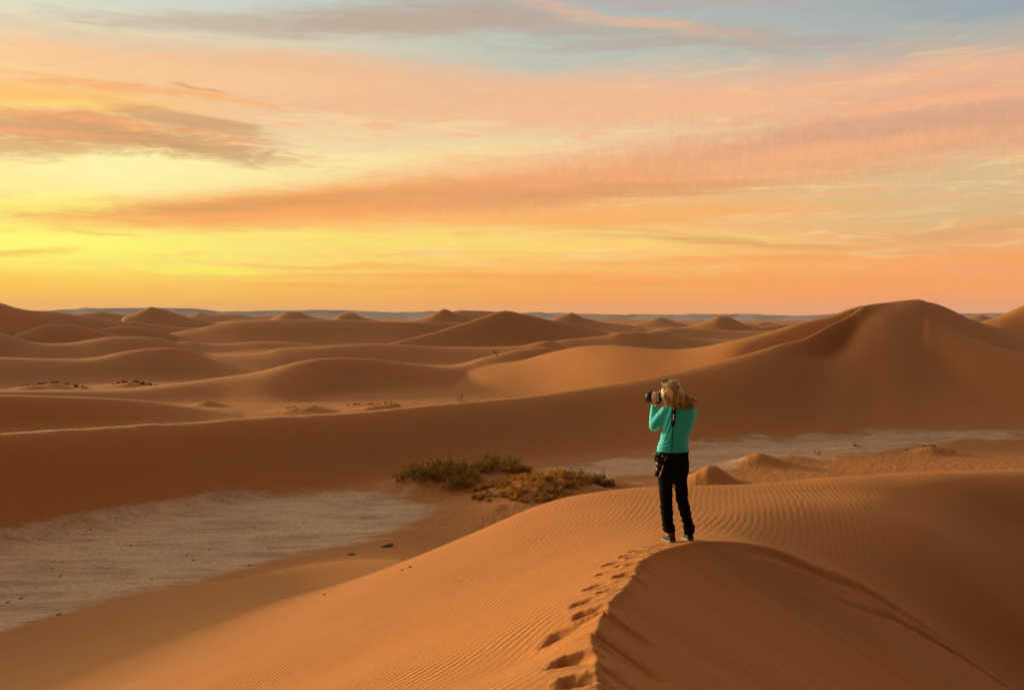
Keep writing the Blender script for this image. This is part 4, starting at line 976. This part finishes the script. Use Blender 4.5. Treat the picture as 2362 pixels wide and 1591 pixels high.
# -- shoes
def shoe(cx, cy, cz, ang):
    rm = Matrix.Translation((cx, cy, cz)) @ Matrix.Rotation(ang, 4, 'Z')
    bm = bmesh.new(); rings = []
    for y, hw, zt, zb in [(-.055, .024, .060, .020), (-.045, .034, .082, .016), (-.015, .037, .098, .016), (.03, .036, .100, .016), (.06, .037, .080, .016), (.10, .041, .060, .016), (.15, .041, .048, .016), (.185, .032, .038, .018), (.200, .016, .030, .022)]:
        rings.append([rm @ Vector(((hw * math.cos(t)), y, (zt + zb) / 2 + (zt - zb) / 2 * math.sin(t))) for t in [2 * PI * k / 20 for k in range(20)]])
    rings = [[Vector(p) for p in r] for r in rings]
    ring_loft(bm, rings); bmesh.ops.scale(bm, vec=(1, 1, 1), verts=bm.verts)
    sh = link_bm('shoe', bm, shoe_m, woman)
    bm = bmesh.new(); out = []
    pts = [(-.060, .0), (-.056, .022), (-.038, .037), (.0, .040), (.05, .039), (.10, .045), (.15, .044), (.185, .034), (.204, .012)]
    loop = [(x_, y_) for y_, x_ in pts] + [(-x_, y_) for y_, x_ in reversed(pts[1:])]
    ring_loft(bm, [[rm @ Vector((x_ * s_, y_, z_ + (0.012 if y_ < -.03 and z_ > .02 else 0))) for x_, y_ in loop] for z_, s_ in ((-.006, .94), (.0, 1.0), (.020, 1.02), (.027, .97))])
    bmesh.ops.recalc_face_normals(bm, faces=bm.faces)
    so = link_bm('sole', bm, sole_m, sh)
    bm = bmesh.new(); tube(bm, [rm @ Vector((0, -.008, .07)), rm @ Vector((0, -.004, .135))], .040, 16, round_ends=False); link_bm('sock', bm, sock_m, sh)
    return sh
shoe(LX, LY, LZ - .008, R(16)); shoe(RX, RY_, RZ - .008, R(8))
# -- hair: a shaped mass under several hundred locks that fall to the shoulders
bm = bmesh.new()
ellipsoid(bm, head_c + Vector((.006, -.010, .014)) * K, (.102 * K, .098 * K, .112 * K), yaw)
hloft(bm, S([(-.005, -.045, 1.40, .070, .050), (-.025, -.040, 1.44, .085, .068), (-.050, -.02, 1.49, .105, .085), (-.075, 0, 1.55, .100, .090)]), 24)
hair = remeshed('hair', bm, .007, 3, hair_m, woman); tag(hair, 'shoulder-length blonde hair')
bm = bmesh.new(); rh = random.Random(5)
def lock(root, tip, bulge, r_):
    mid = (root + tip) * 0.5 + bulge
    q = bezier([root, root.lerp(mid, .5) + bulge * .35, mid, mid.lerp(tip, .55) + bulge * .1, tip], 4)
    n_ = len(q); tube(bm, q, [r_ * (1 - .75 * (k / (n_ - 1)) ** 2) * min(1, .35 + k / 3) for k in range(n_)], 5, .6, round_ends=False)
crown = head_c + Vector((.01, -.005, .108)) * K
for i in range(420):
    a_ = rh.uniform(-PI * .98, PI * .35)         # round the back of the head, skipping the face side
    if rh.random() < .25: a_ = rh.uniform(PI * .35, PI * .5)
    d = Vector((math.cos(a_), math.sin(a_), 0))
    root = crown + Vector((d.x * rh.uniform(0, .05), d.y * rh.uniform(0, .05), rh.uniform(-.012, .004))) * K
    wide = head_c + Vector((d.x * .104, d.y * .100, rh.uniform(-.01, .03))) * K
    right = max(0.0, d.x)
    tipz = 1.375 + rh.uniform(-.02, .045) + .03 * (d.x < -.4)
    tip = Vector(((-.055 + d.x * .105 + .040 * (d.x > -.3) + right * .030 + rh.uniform(-.012, .012)) * K, (.0 + d.y * .085 - .02) * K, tipz * K))
    q = bezier([root, root.lerp(wide, .6) + Vector((0, 0, .022)) * K, wide, wide.lerp(tip, .55) + d * .012 * K * rh.uniform(-.4, 1.2), tip + Vector((0, 0, .012)) * K * rh.uniform(-1, 1), tip + d * rh.uniform(.0, .022) * K], 3)
    n_ = len(q); rr0 = rh.uniform(.0038, .0075) * K
    tube(bm, q, [rr0 * (1 - .8 * (k / (n_ - 1)) ** 2) * min(1, .35 + k / 3) for k in range(n_)], 5, .6, round_ends=False)
for i in range(22):                               # flicked-out curl on the right shoulder
    z_ = rh.uniform(0, .03)
    q = bezier([V(.02, -.05, 1.50 + z_), V(.085, -.055, 1.455 + z_), V(.125, -.05, 1.435 + z_), V(.158, -.04, 1.42 + z_ * .8), V(.160, -.035, 1.395 + z_ * .5), V(.140, -.03, 1.38)], 3)
    tube(bm, q, .0042 * K, 5, .6)
locks = link_bm('hair_locks', bm, hair_m, hair)

# -- sunglasses pushed up on her head
sg = empty('sunglasses', woman.location + head_c + Vector((0, 0, .1))); sg.location = Vector((GX, GY, GZ)) + head_c
tag(sg, 'dark sunglasses with pale arms pushed up into the blonde hair', 'sunglasses')
gl = (gaze * .35 + gup).normalized()
bm = bmesh.new()
def Q(a_, s_, z_): return gaze * a_ * K + side * s_ * K + Vector((0, 0, z_)) * K
tube(bm, bezier([Q(.070, -.082, .086), Q(.088, -.05, .112), Q(.092, -.012, .108), Q(.092, .012, .108), Q(.088, .05, .112), Q(.070, .082, .086)], 5), .005 * K, 8)
link_bm('frame', bm, blackp, sg)
for s_ in (-1, 1):
    bm = bmesh.new(); ellipsoid(bm, Q(.066, s_ * .036, .118), (.034 * K, .030 * K, .006 * K), yaw @ Matrix.Rotation(R(28), 4, 'Y'), 16, 8); link_bm('lens', bm, glass_m, sg)
    bm = bmesh.new(); tube(bm, bezier([Q(.070, s_ * .084, .090), Q(.02, s_ * .108, .060), Q(-.045, s_ * .108, .010), Q(-.075, s_ * .098, -.035)], 5), [.0052 * K] * 16, 8, 1.0); link_bm('temple_arm', bm, pearl_m, sg)

# -- the camera at her eye
def box(bm, c, h, rot, bev=.006):
    r_ = bmesh.ops.create_cube(bm, size=2.0, matrix=Matrix.Translation(c) @ rot @ Matrix.Diagonal(Vector((h[0], h[1], h[2], 1))))
    es = list({e for v in r_['verts'] for e in v.link_edges}); bmesh.ops.bevel(bm, geom=es, offset=bev, segments=2, affect='EDGES')
crot = Matrix((gaze, -side, gup)).transposed().to_4x4()
phc = empty('photo_camera', Vector((GX, GY, GZ)) + cam_c)
tag(phc, 'camera with a white lens and black hood held up to her eye', 'camera')
bm = bmesh.new(); box(bm, Vector((0, 0, 0)), (.022 * K, .064 * K, .042 * K), crot); box(bm, side * .052 * K + gaze * .018 * K, (.030 * K, .016 * K, .040 * K), crot)
bd = link_bm('camera_body', bm, rubber, phc)
bm = bmesh.new(); box(bm, gup * .052 * K - gaze * .004 * K, (.034 * K, .024 * K, .016 * K), crot, .008); link_bm('viewfinder', bm, blackp, bd)
bm = bmesh.new(); tube(bm, [side * .045 * K + gup * .040 * K, side * .045 * K + gup * .052 * K], .012 * K, 16, round_ends=False); link_bm('dial', bm, blackp, bd)
bm = bmesh.new()
for a0_, a1_, r_ in ((.020, .044, .045), (.044, .066, .048), (.066, .090, .051), (.090, .106, .049)):
    tube(bm, [gaze * a0_ * K, gaze * (a1_ - .001) * K], r_ * K, 28, round_ends=False)
ln = link_bm('lens', bm, whitep, phc)
bm = bmesh.new()
for a0_ in (.046,): tube(bm, [gaze * a0_ * K, gaze * (a0_ + .004) * K], 0.0518 * K, 28, round_ends=False)
link_bm('zoom_ring', bm, rubber, ln)
bm = bmesh.new(); n_ = 32
prof = [(.102, .050), (.106, .055), (.160, .064), (.161, .060), (.112, .050)]
ring_loft(bm, [[gaze * a_ * K + (side * math.cos(2 * PI * k / n_) + gup * math.sin(2 * PI * k / n_)) * r_ * K for k in range(n_)] for a_, r_ in prof], cap=False)
link_bm('lens_hood', bm, blackp, ln)
bm = bmesh.new(); tube(bm, [gaze * .110 * K, gaze * .114 * K], .046 * K, 28, round_ends=False); link_bm('front_glass', bm, glass_m, ln)
bm = bmesh.new(); tube(bm, [p - cam_c for p in bezier([cam_c - side * .062 * K + gup * .03 * K, V(-.16, .06, 1.43), V(-.12, .0, 1.415), V(-.06, -.055, 1.412), V(.02, -.055, 1.41), V(.06, .06, 1.38), cam_c + side * .07 * K], 6)], .006 * K, 8, .4)
link_bm('neck_strap', bm, rubber, phc)

# -- second camera slung over the shoulder, hanging at her left hip
hc = V(-.215, -.045, .80)
hip = empty('slung_camera', Vector((GX, GY, GZ)) + hc)
tag(hip, 'black camera with a long lens hanging on a strap at her left hip', 'camera')
bm = bmesh.new(); hr = Matrix.Rotation(R(12), 4, 'Y')
box(bm, Vector((0, 0, .06)) * K, (.052 * K, .040 * K, .034 * K), hr, .008); box(bm, Vector((.055, -.03, .07)) * K, (.030 * K, .030 * K, .030 * K), hr, .008)
hb = link_bm('camera_body', bm, rubber, hip)
for p_ in ((.02, -.045, .088), (.060, -.062, .082), (.040, -.062, .058), (-.03, -.042, .058)):
    bm = bmesh.new(); ellipsoid(bm, Vector(p_) * K, (.009 * K, .004 * K, .007 * K), None, 12, 8); link_bm('dial', bm, mark_m, hb)
bm = bmesh.new()
tube(bm, [Vector((.004, 0, .03)) * K, Vector((-.003, 0, -.03)) * K], .036 * K, 24, round_ends=False)
tube(bm, [Vector((-.003, 0, -.03)) * K, Vector((-.012, 0, -.085)) * K], [.032 * K, .030 * K], 24, round_ends=False)
hl = link_bm('lens', bm, blackp, hip)
bm = bmesh.new(); tube(bm, [Vector((-.012, 0, -.085)) * K, Vector((-.018, 0, -.125)) * K], [.034 * K, .040 * K], 24, round_ends=False); link_bm('lens_hood', bm, rubber, hl)
bm = bmesh.new(); tube(bm, bezier([Vector((.030, -.038, .030)) * K, Vector((.022, -.042, -.03)) * K, Vector((.008, -.042, -.07)) * K, Vector((-.010, -.042, -.118)) * K], 4), .0062 * K, 8); link_bm('white_trim', bm, whitep, hl)
# strap: broad pad on the back, thin cord down to the hip, second cord along her left side
def back_y(x, z):                                # back surface of the top
    zs = [q[2] for q in shirt]; cx = np.interp(z, zs, [q[0] for q in shirt]); a_ = np.interp(z, zs, [q[3] for q in shirt]); b_ = np.interp(z, zs, [q[4] for q in shirt]); cy = np.interp(z, zs, [q[1] for q in shirt])
    t = max(0.0, 1 - abs((x - cx) / a_) ** 2.2) ** (1 / 2.2)
    return cy - b_ * t
def ribbon(bm, pts, hw, th=.003, off=.010):
    rings = []
    for i, (x, z) in enumerate(pts):
        w_ = hw[i] if hasattr(hw, '__len__') else hw
        y0 = back_y(x - w_, z) - off; y1 = back_y(x + w_, z) - off; ym = back_y(x, z) - off - .001
        rings.append([V(x - w_, y0, z), V(x, ym - th, z), V(x + w_, y1, z), V(x, ym + th, z)])
    ring_loft(bm, [[p - hc for p in r] for r in rings])
bm = bmesh.new(); px0, px1 = -.080, -.096
ribbon(bm, [(px0 + (px1 - px0) * t, 1.405 - .215 * t) for t in np.linspace(0, 1, 14)], [.013, .018, .0185] + [.019] * 9 + [.016, .008])
pad = link_bm('strap', bm, rubber, hip, False)
bm = bmesh.new(); ribbon(bm, [(-.081, 1.402), (-.082, 1.385), (-.084, 1.368)], [.009, .011, .009], .003, .0135); link_bm('yellow_patch', bm, yellow_m, pad, False)
bm = bmesh.new(); ribbon(bm, [(-.0885, 1.316), (-.0880, 1.308), (-.0885, 1.300)], [.003, .0065, .004], .003, .0135); link_bm('printed_mark', bm, mark_m, pad, False)
bm = bmesh.new(); ribbon(bm, [(-.0890, 1.292), (-.0895, 1.275), (-.0905, 1.256)], [.0045, .0045, .006], .003, .0135); link_bm('printed_mark', bm, mark_m, pad, False)
bm = bmesh.new(); tube(bm, [V(x, back_y(x, z) - .010, z) - hc for x, z in [(-.097, 1.195), (-.099, 1.12), (-.101, 1.06), (-.104, 1.0), (-.107, .95), (-.112, .925)]] + [V(-.16, -.125, .885) - hc, Vector((.03, -.02, .09)) * K], .0036 * K, 8); link_bm('cord', bm, rubber, pad)
bm = bmesh.new(); tube(bm, bezier([p - hc for p in [V(-.06, -.02, 1.425), V(-.10, .06, 1.40), V(-.15, .11, 1.30), V(-.178, .075, 1.18), V(-.192, .05, 1.10), V(-.208, .03, 1.02), V(-.236, .01, .95), V(-.240, -.03, .90)]], 4), .0062 * K, 8, .5); link_bm('cord', bm, rubber, pad)

# ------------------------------------------------------------------ desert shrubs
def leaf_material(name, a_, b_, c_):
    m_, nt, b = new_mat(name); N, L = nt.nodes, nt.links
    t = N.new('ShaderNodeTexCoord'); n = N.new('ShaderNodeTexNoise'); n.inputs['Scale'].default_value = 2.2; n.inputs['Detail'].default_value = 5; L.new(t.outputs['Object'], n.inputs['Vector'])
    cr = N.new('ShaderNodeValToRGB'); L.new(n.outputs[0], cr.inputs[0])
    cr.color_ramp.elements[0].position = 0.36; cr.color_ramp.elements[0].color = a_ + (1,)
    cr.color_ramp.elements[1].position = 0.64; cr.color_ramp.elements[1].color = c_ + (1,)
    e = cr.color_ramp.elements.new(0.5); e.color = b_ + (1,)
    L.new(cr.outputs[0], b.inputs['Base Color']); b.inputs['Roughness'].default_value = 0.8; b.inputs['Specular IOR Level'].default_value = 0.2
    return m_
green_leaf = leaf_material('olive_leaves', (0.20, 0.125, 0.02), (0.48, 0.32, 0.055), (0.74, 0.50, 0.11))
gold_leaf = leaf_material('dry_golden_grass', (0.46, 0.25, 0.045), (0.70, 0.42, 0.09), (0.82, 0.54, 0.15))
dry_leaf = leaf_material('dry_brown_scrub', (0.30, 0.13, 0.025), (0.46, 0.22, 0.05), (0.60, 0.31, 0.08))
mixed_leaf = leaf_material('brown_scrub_leaves', (0.20, 0.10, 0.02), (0.38, 0.20, 0.04), (0.58, 0.33, 0.08))
twig_m = simple('dry_wood', (0.10, 0.055, 0.028), 0.9, 0, 0.3, 8)
def quads_object(name, P, mat, parent):
    me = bpy.data.meshes.new(name); nq = len(P)
    me.vertices.add(nq * 4); me.vertices.foreach_set('co', P.reshape(-1).astype(np.float32))
    me.loops.add(nq * 4); me.loops.foreach_set('vertex_index', np.arange(nq * 4, dtype=np.int32))
    me.polygons.add(nq); me.polygons.foreach_set('loop_start', np.arange(nq, dtype=np.int32) * 4)
    me.update(calc_edges=True); me.materials.append(mat)
    o = bpy.data.objects.new(name, me); col.objects.link(o); o.parent = parent; return o
def shrub(name, px, py, rx, ry, h, n_st, n_lf, leaf, mat, label, cat, group, seed, droop=0.25, lf_len=(.06, .16), lf_w=.022, spread=0.7):
    rs = np.random.default_rng(seed)
    c = at_z(px, py, -8.95); cx, cy = c[0], c[1]
    base_z = float(gz(cx, cy)[0])
    root = empty(name, (cx, cy, base_z)); tag(root, label, cat, group)
    # stems grow from clumps over the mound
    ncl = max(3, int(n_st / 5)); ang = rs.uniform(0, 2 * PI, ncl); rad = np.sqrt(rs.uniform(0, 1, ncl))
    kx, ky = np.cos(ang) * rad * rx, np.sin(ang) * rad * ry; kh = rs.uniform(.55, 1.0, ncl) * (1 - .45 * rad ** 2)
    ci = rs.integers(0, ncl, n_st)
    sx = kx[ci] + rs.normal(0, .10, n_st) * rx * .5; sy = ky[ci] + rs.normal(0, .10, n_st) * ry * .5
    sz = gz(cx + sx, cy + sy) - base_z - .05
    L_ = h * kh[ci] * rs.uniform(.6, 1.05, n_st)
    dx, dy = rs.normal(0, spread, n_st), rs.normal(0, spread, n_st)
    up = np.ones(n_st); nn = np.sqrt(dx ** 2 + dy ** 2 + up ** 2); dx, dy, up = dx / nn, dy / nn, up / nn
    bm = bmesh.new()
    for i in range(n_st):
        p0 = Vector((sx[i], sy[i], sz[i])); d = Vector((dx[i], dy[i], up[i])) * L_[i]
        p1 = p0 + d * .5 + Vector((0, 0, .02)); p2 = p0 + d - Vector((0, 0, droop * L_[i] * .3))
        tube(bm, [p0, p1, p2], [.014, .009, .004], 4, round_ends=False)
    tag(link_bm('twigs', bm, twig_m, root), kind='stuff')
    if n_lf:
        t = rs.uniform(.15, 1.05, n_lf); i = rs.integers(0, n_st, n_lf)
        jit = .10 * h
        X = sx[i] + dx[i] * L_[i] * t + rs.normal(0, jit, n_lf) * .8; Y = sy[i] + dy[i] * L_[i] * t + rs.normal(0, jit, n_lf) * .8
        Z = sz[i] + up[i] * L_[i] * t - droop * L_[i] * .3 * t * t + rs.normal(0, jit, n_lf) * .6 + .02
        Z = np.maximum(Z, gz(cx + X, cy + Y) - base_z)
        a1 = rs.uniform(0, 2 * PI, n_lf); e1 = rs.uniform(-.3, 1.3, n_lf); ll = rs.uniform(lf_len[0], lf_len[1], n_lf) * .5; lw = lf_w * rs.uniform(.6, 1.3, n_lf) * .5
        A = np.stack([np.cos(a1) * np.cos(e1), np.sin(a1) * np.cos(e1), np.sin(e1)], 1)
        B = np.cross(A, rs.normal(0, 1, (n_lf, 3))); B /= np.linalg.norm(B, axis=1)[:, None]
        C_ = np.stack([X, Y, Z], 1)
        A *= ll[:, None]; B *= lw[:, None]
        Pq = np.stack([C_ - A - B * .5, C_ - A * .1 + B * -1.0, C_ + A, C_ - A * .1 + B], 1)
        quads_object('foliage', Pq, mat, root)
    return root
GB = 'desert shrubs on sand mounds beside the clay pan'
shrub('desert_shrub', 1014, 1128, 2.1, 2.0, 1.3, 320, 22000, True, green_leaf, 'largest dark green shrub, leftmost of those on the sand mounds behind the clay pan', 'shrub', GB, 11, spread=.75, lf_w=.03)
shrub('desert_shrub', 1150, 1104, 1.6, 1.4, 1.05, 170, 13000, True, green_leaf, 'rounded olive shrub just behind and right of the largest dark shrub', 'shrub', GB, 12, lf_w=.03)
shrub('desert_shrub', 1322, 1138, 1.2, .9, .8, 110, 8000, True, green_leaf, 'small green shrub between the golden grass and the rightmost shrub of the mounds', 'shrub', GB, 13, lf_w=.028)
shrub('desert_shrub', 1386, 1130, .9, .8, .72, 90, 6000, True, green_leaf, 'low green shrub at the right end of the mound, nearest the standing woman', 'shrub', GB, 14, lf_w=.028)
shrub('desert_grass', 1226, 1150, 2.9, 3.0, .55, 420, 34000, True, gold_leaf, 'golden dry grass spilling down the long mound between the green shrubs', 'grass', None, 15, lf_len=(.14, .32), lf_w=.018)
GF = 'small dry scrub plants far out between the dunes'
for px, py, rx, ry, h, ns, nl, mt_, lb, sd in [
    (880, 944, 2.8, 1.6, .35, 50, 2600, gold_leaf, 'brown scrub on the widest low mound past the long smooth ridge', 31),
    (842, 936, 2.6, 1.0, .35, 40, 1500, gold_leaf, 'thin brown scrub just left of the widest scrub mound in the valley', 32),
    (705, 947, 2.4, 1.2, .22, 30, 1200, gold_leaf, 'low brown scrub on the rounded mound left of the widest scrub mound', 33),
    (1068, 929, .7, .6, .35, 16, 500, dry_leaf, 'dark little scrub at the foot of the bare dead twigs', 34),
    (116, 893, 3.0, 1.6, .8, 70, 4200, mixed_leaf, 'dark dense bush on the far left flat, right of a paler one', 35),
    (74, 896, 2.6, 1.6, .6, 50, 2600, dry_leaf, 'paler brown bush at the far left edge of the flat', 36),
    (300, 891, 3.0, 1.6, .7, 60, 3400, mixed_leaf, 'dark spiky bush in the middle of the far left flat', 37),
    (357, 893, 2.2, 1.2, .45, 40, 1800, mixed_leaf, 'flat dark bush at the right end of the far left flat', 38),
    (190, 897, 1.0, .7, .4, 20, 900, mixed_leaf, 'tiny dark bush alone near the centre of the far left flat', 39),
    (2145, 1041, 1.7, 1.0, .22, 60, 2200, gold_leaf, 'flat brown scrub cap on the mound at the right of the clay strip', 40),
    (1966, 1035, .45, .4, .22, 16, 500, dry_leaf, 'small dark tuft on the edge of the clay strip, left of the flat scrub cap', 41)]:
    shrub('scrub_bush', px, py, rx, ry, h, ns, nl, True, mt_, lb, 'bush', GF, sd, lf_w=.05, lf_len=(.10, .26))
def twigs(px, py, z, h, n, label, seed, r=None):
    rs = random.Random(seed)
    c = at_z(px, py, z) if r is None else at_r(px, py, r); g_ = float(gz(c[0], c[1])[0])
    bm = bmesh.new()
    def grow(p, d, l, w_, k):
        q = p + d * l; tube(bm, [p, (p + q) / 2 + Vector((rs.uniform(-.06, .06) * l, 0, 0)), q], [w_, w_ * .8, w_ * .55], 5, round_ends=False)
        if k:
            for _ in range(rs.randint(2, 3)):
                grow(p + d * l * rs.uniform(.5, 1), (d + Vector((rs.uniform(-.8, .8), rs.uniform(-.6, .6), rs.uniform(-.1, .5)))).normalized(), l * rs.uniform(.5, .75), w_ * .6, k - 1)
    for _ in range(n): grow(Vector((rs.uniform(-.1, .1), 0, -.05)), Vector((rs.uniform(-.7, .7), rs.uniform(-.4, .4), 1)).normalized(), h * rs.uniform(.35, .55), .018, 3)
    o = link_bm('dead_twigs', bm, twig_m); o.location = (c[0], c[1], g_); tag(o, label, 'dead plant', 'bare dead plants in the sand'); return o
twigs(1066, 929, -8.8, 1.1, 3, 'tall bare dead plant behind the long smooth ridge, left of centre', 51)
twigs(1145, 832, 0, 1.3, 5, 'bare forked twigs standing on the sunlit slope beyond the valley', 52, 146)
twigs(1884, 1049, -8.9, .5, 3, 'short bare twigs at the near edge of the clay strip, right of the woman', 53)

# ------------------------------------------------------------------ clods and stones
stone_m = simple('dark_clod', (0.17, 0.09, 0.045), 0.95, 0, 0.3, 9, 0.02)
def stone_mesh(seed, size):
    bm = bmesh.new(); bmesh.ops.create_icosphere(bm, subdivisions=3, radius=1.0)
    rs = random.Random(seed); off = Vector((rs.uniform(0, 50), rs.uniform(0, 50), 0))
    for v in bm.verts:
        n = mnoise.noise(v.co * 1.3 + off) * .45 + mnoise.noise(v.co * 3.1 + off) * .18
        v.co *= (1 + n); v.co = Vector((v.co.x * size * 1.3, v.co.y * size, max(-.3, v.co.z * .6) * size))
    me = bpy.data.meshes.new('stone'); bm.to_mesh(me); bm.free(); me.materials.append(stone_m); me.polygons.foreach_set('use_smooth', [True] * len(me.polygons)); return me
smesh = [stone_mesh(60 + i, .055) for i in range(4)]
rs = random.Random(9)
def put_stone(name, px, py, k, z=-9.0, near=False):
    if near: x, y = hit_near2(px, py)
    else: x, y = at_z(px, py, z)[:2]
    o = bpy.data.objects.new(name, smesh[rs.randrange(4)]); col.objects.link(o)
    o.location = (x, y, float(gz(x, y)[0])); o.scale = (k, k, k * rs.uniform(.7, 1)); o.rotation_euler = (0, 0, rs.uniform(0, 6.28)); return o
def hit_near2(px, py):
    s, c_, k = ray(px, py); rs_ = np.linspace(3.2, 60, 3000)
    h = ground_z(np.full(3000, math.atan2(s, c_)), rs_); i = np.where(k * rs_ < h)[0]; r = rs_[i[0]] if len(i) else 30
    return s * r, c_ * r
GS = 'small dark stones scattered on the pale clay pan'
for px, py, k in [(209, 1227, 1.0), (302, 1258, 1.0), (484, 1267, .8), (446, 1291, .9), (431, 1280, .7), (137, 1422, 1.3), (119, 1312, .8), (48, 1381, .9), (18, 1389, .9), (575, 1303, .9), (270, 1208, .8), (140, 1330, .8), (230, 1279, .8), (620, 1265, .8), (700, 1205, .8), (560, 1345, .8), (90, 1250, .7), (350, 1335, .7)]:
    tag(put_stone('stone', px, py, k), 'small dark stone lying on the pale clay pan', 'stone', GS)
tag(put_stone('sand_clod', 810, 1279, 2.4, near=True), 'dark crusty clod on the dune toe, nearer the left of the two big ones', 'clod', 'dark crusty clods on the toe of the near dune')
tag(put_stone('sand_clod', 893, 1260, 3.4, near=True), 'larger dark clod on the dune toe, right of its smaller neighbour', 'clod', 'dark crusty clods on the toe of the near dune')
tag(put_stone('pebble', 750, 1371, .45, near=True), 'tiny dark pebble alone high on the bright dune side, leftmost of the three there', 'pebble', 'pebbles on the bright dune side')
tag(put_stone('pebble', 928, 1314, .45, near=True), 'tiny dark pebble in the middle of the three on the bright dune side', 'pebble', 'pebbles on the bright dune side')
tag(put_stone('pebble', 947, 1307, .55, near=True), 'tiny dark pebble rightmost of the three on the bright dune side', 'pebble', 'pebbles on the bright dune side')
# ------------------------------------------------------------------ desert haze: one closed box of even air
def haze_box():
    me = bpy.data.meshes.new('haze'); bm = bmesh.new()
    bmesh.ops.create_cube(bm, size=1.0)
    bmesh.ops.scale(bm, vec=(19000, 19000, 170), verts=bm.verts)
    bmesh.ops.translate(bm, vec=(0, 0, 85 - 62), verts=bm.verts)
    bm.to_mesh(me); bm.free()
    m_ = bpy.data.materials.new('haze_air'); m_.use_nodes = True; nt = m_.node_tree; nt.nodes.clear()
    v = nt.nodes.new('ShaderNodeVolumePrincipled'); o_ = nt.nodes.new('ShaderNodeOutputMaterial'); nt.links.new(v.outputs[0], o_.inputs['Volume'])
    v.inputs['Color'].default_value = HAZE_COL; v.inputs['Density'].default_value = HAZE_D; v.inputs['Anisotropy'].default_value = 0.0
    me.materials.append(m_); o = bpy.data.objects.new('haze', me); col.objects.link(o); tag(o, kind='stuff')
HAZE_COL = (0.80, 0.84, 1.0, 1); HAZE_D = 0.00007
haze_box()
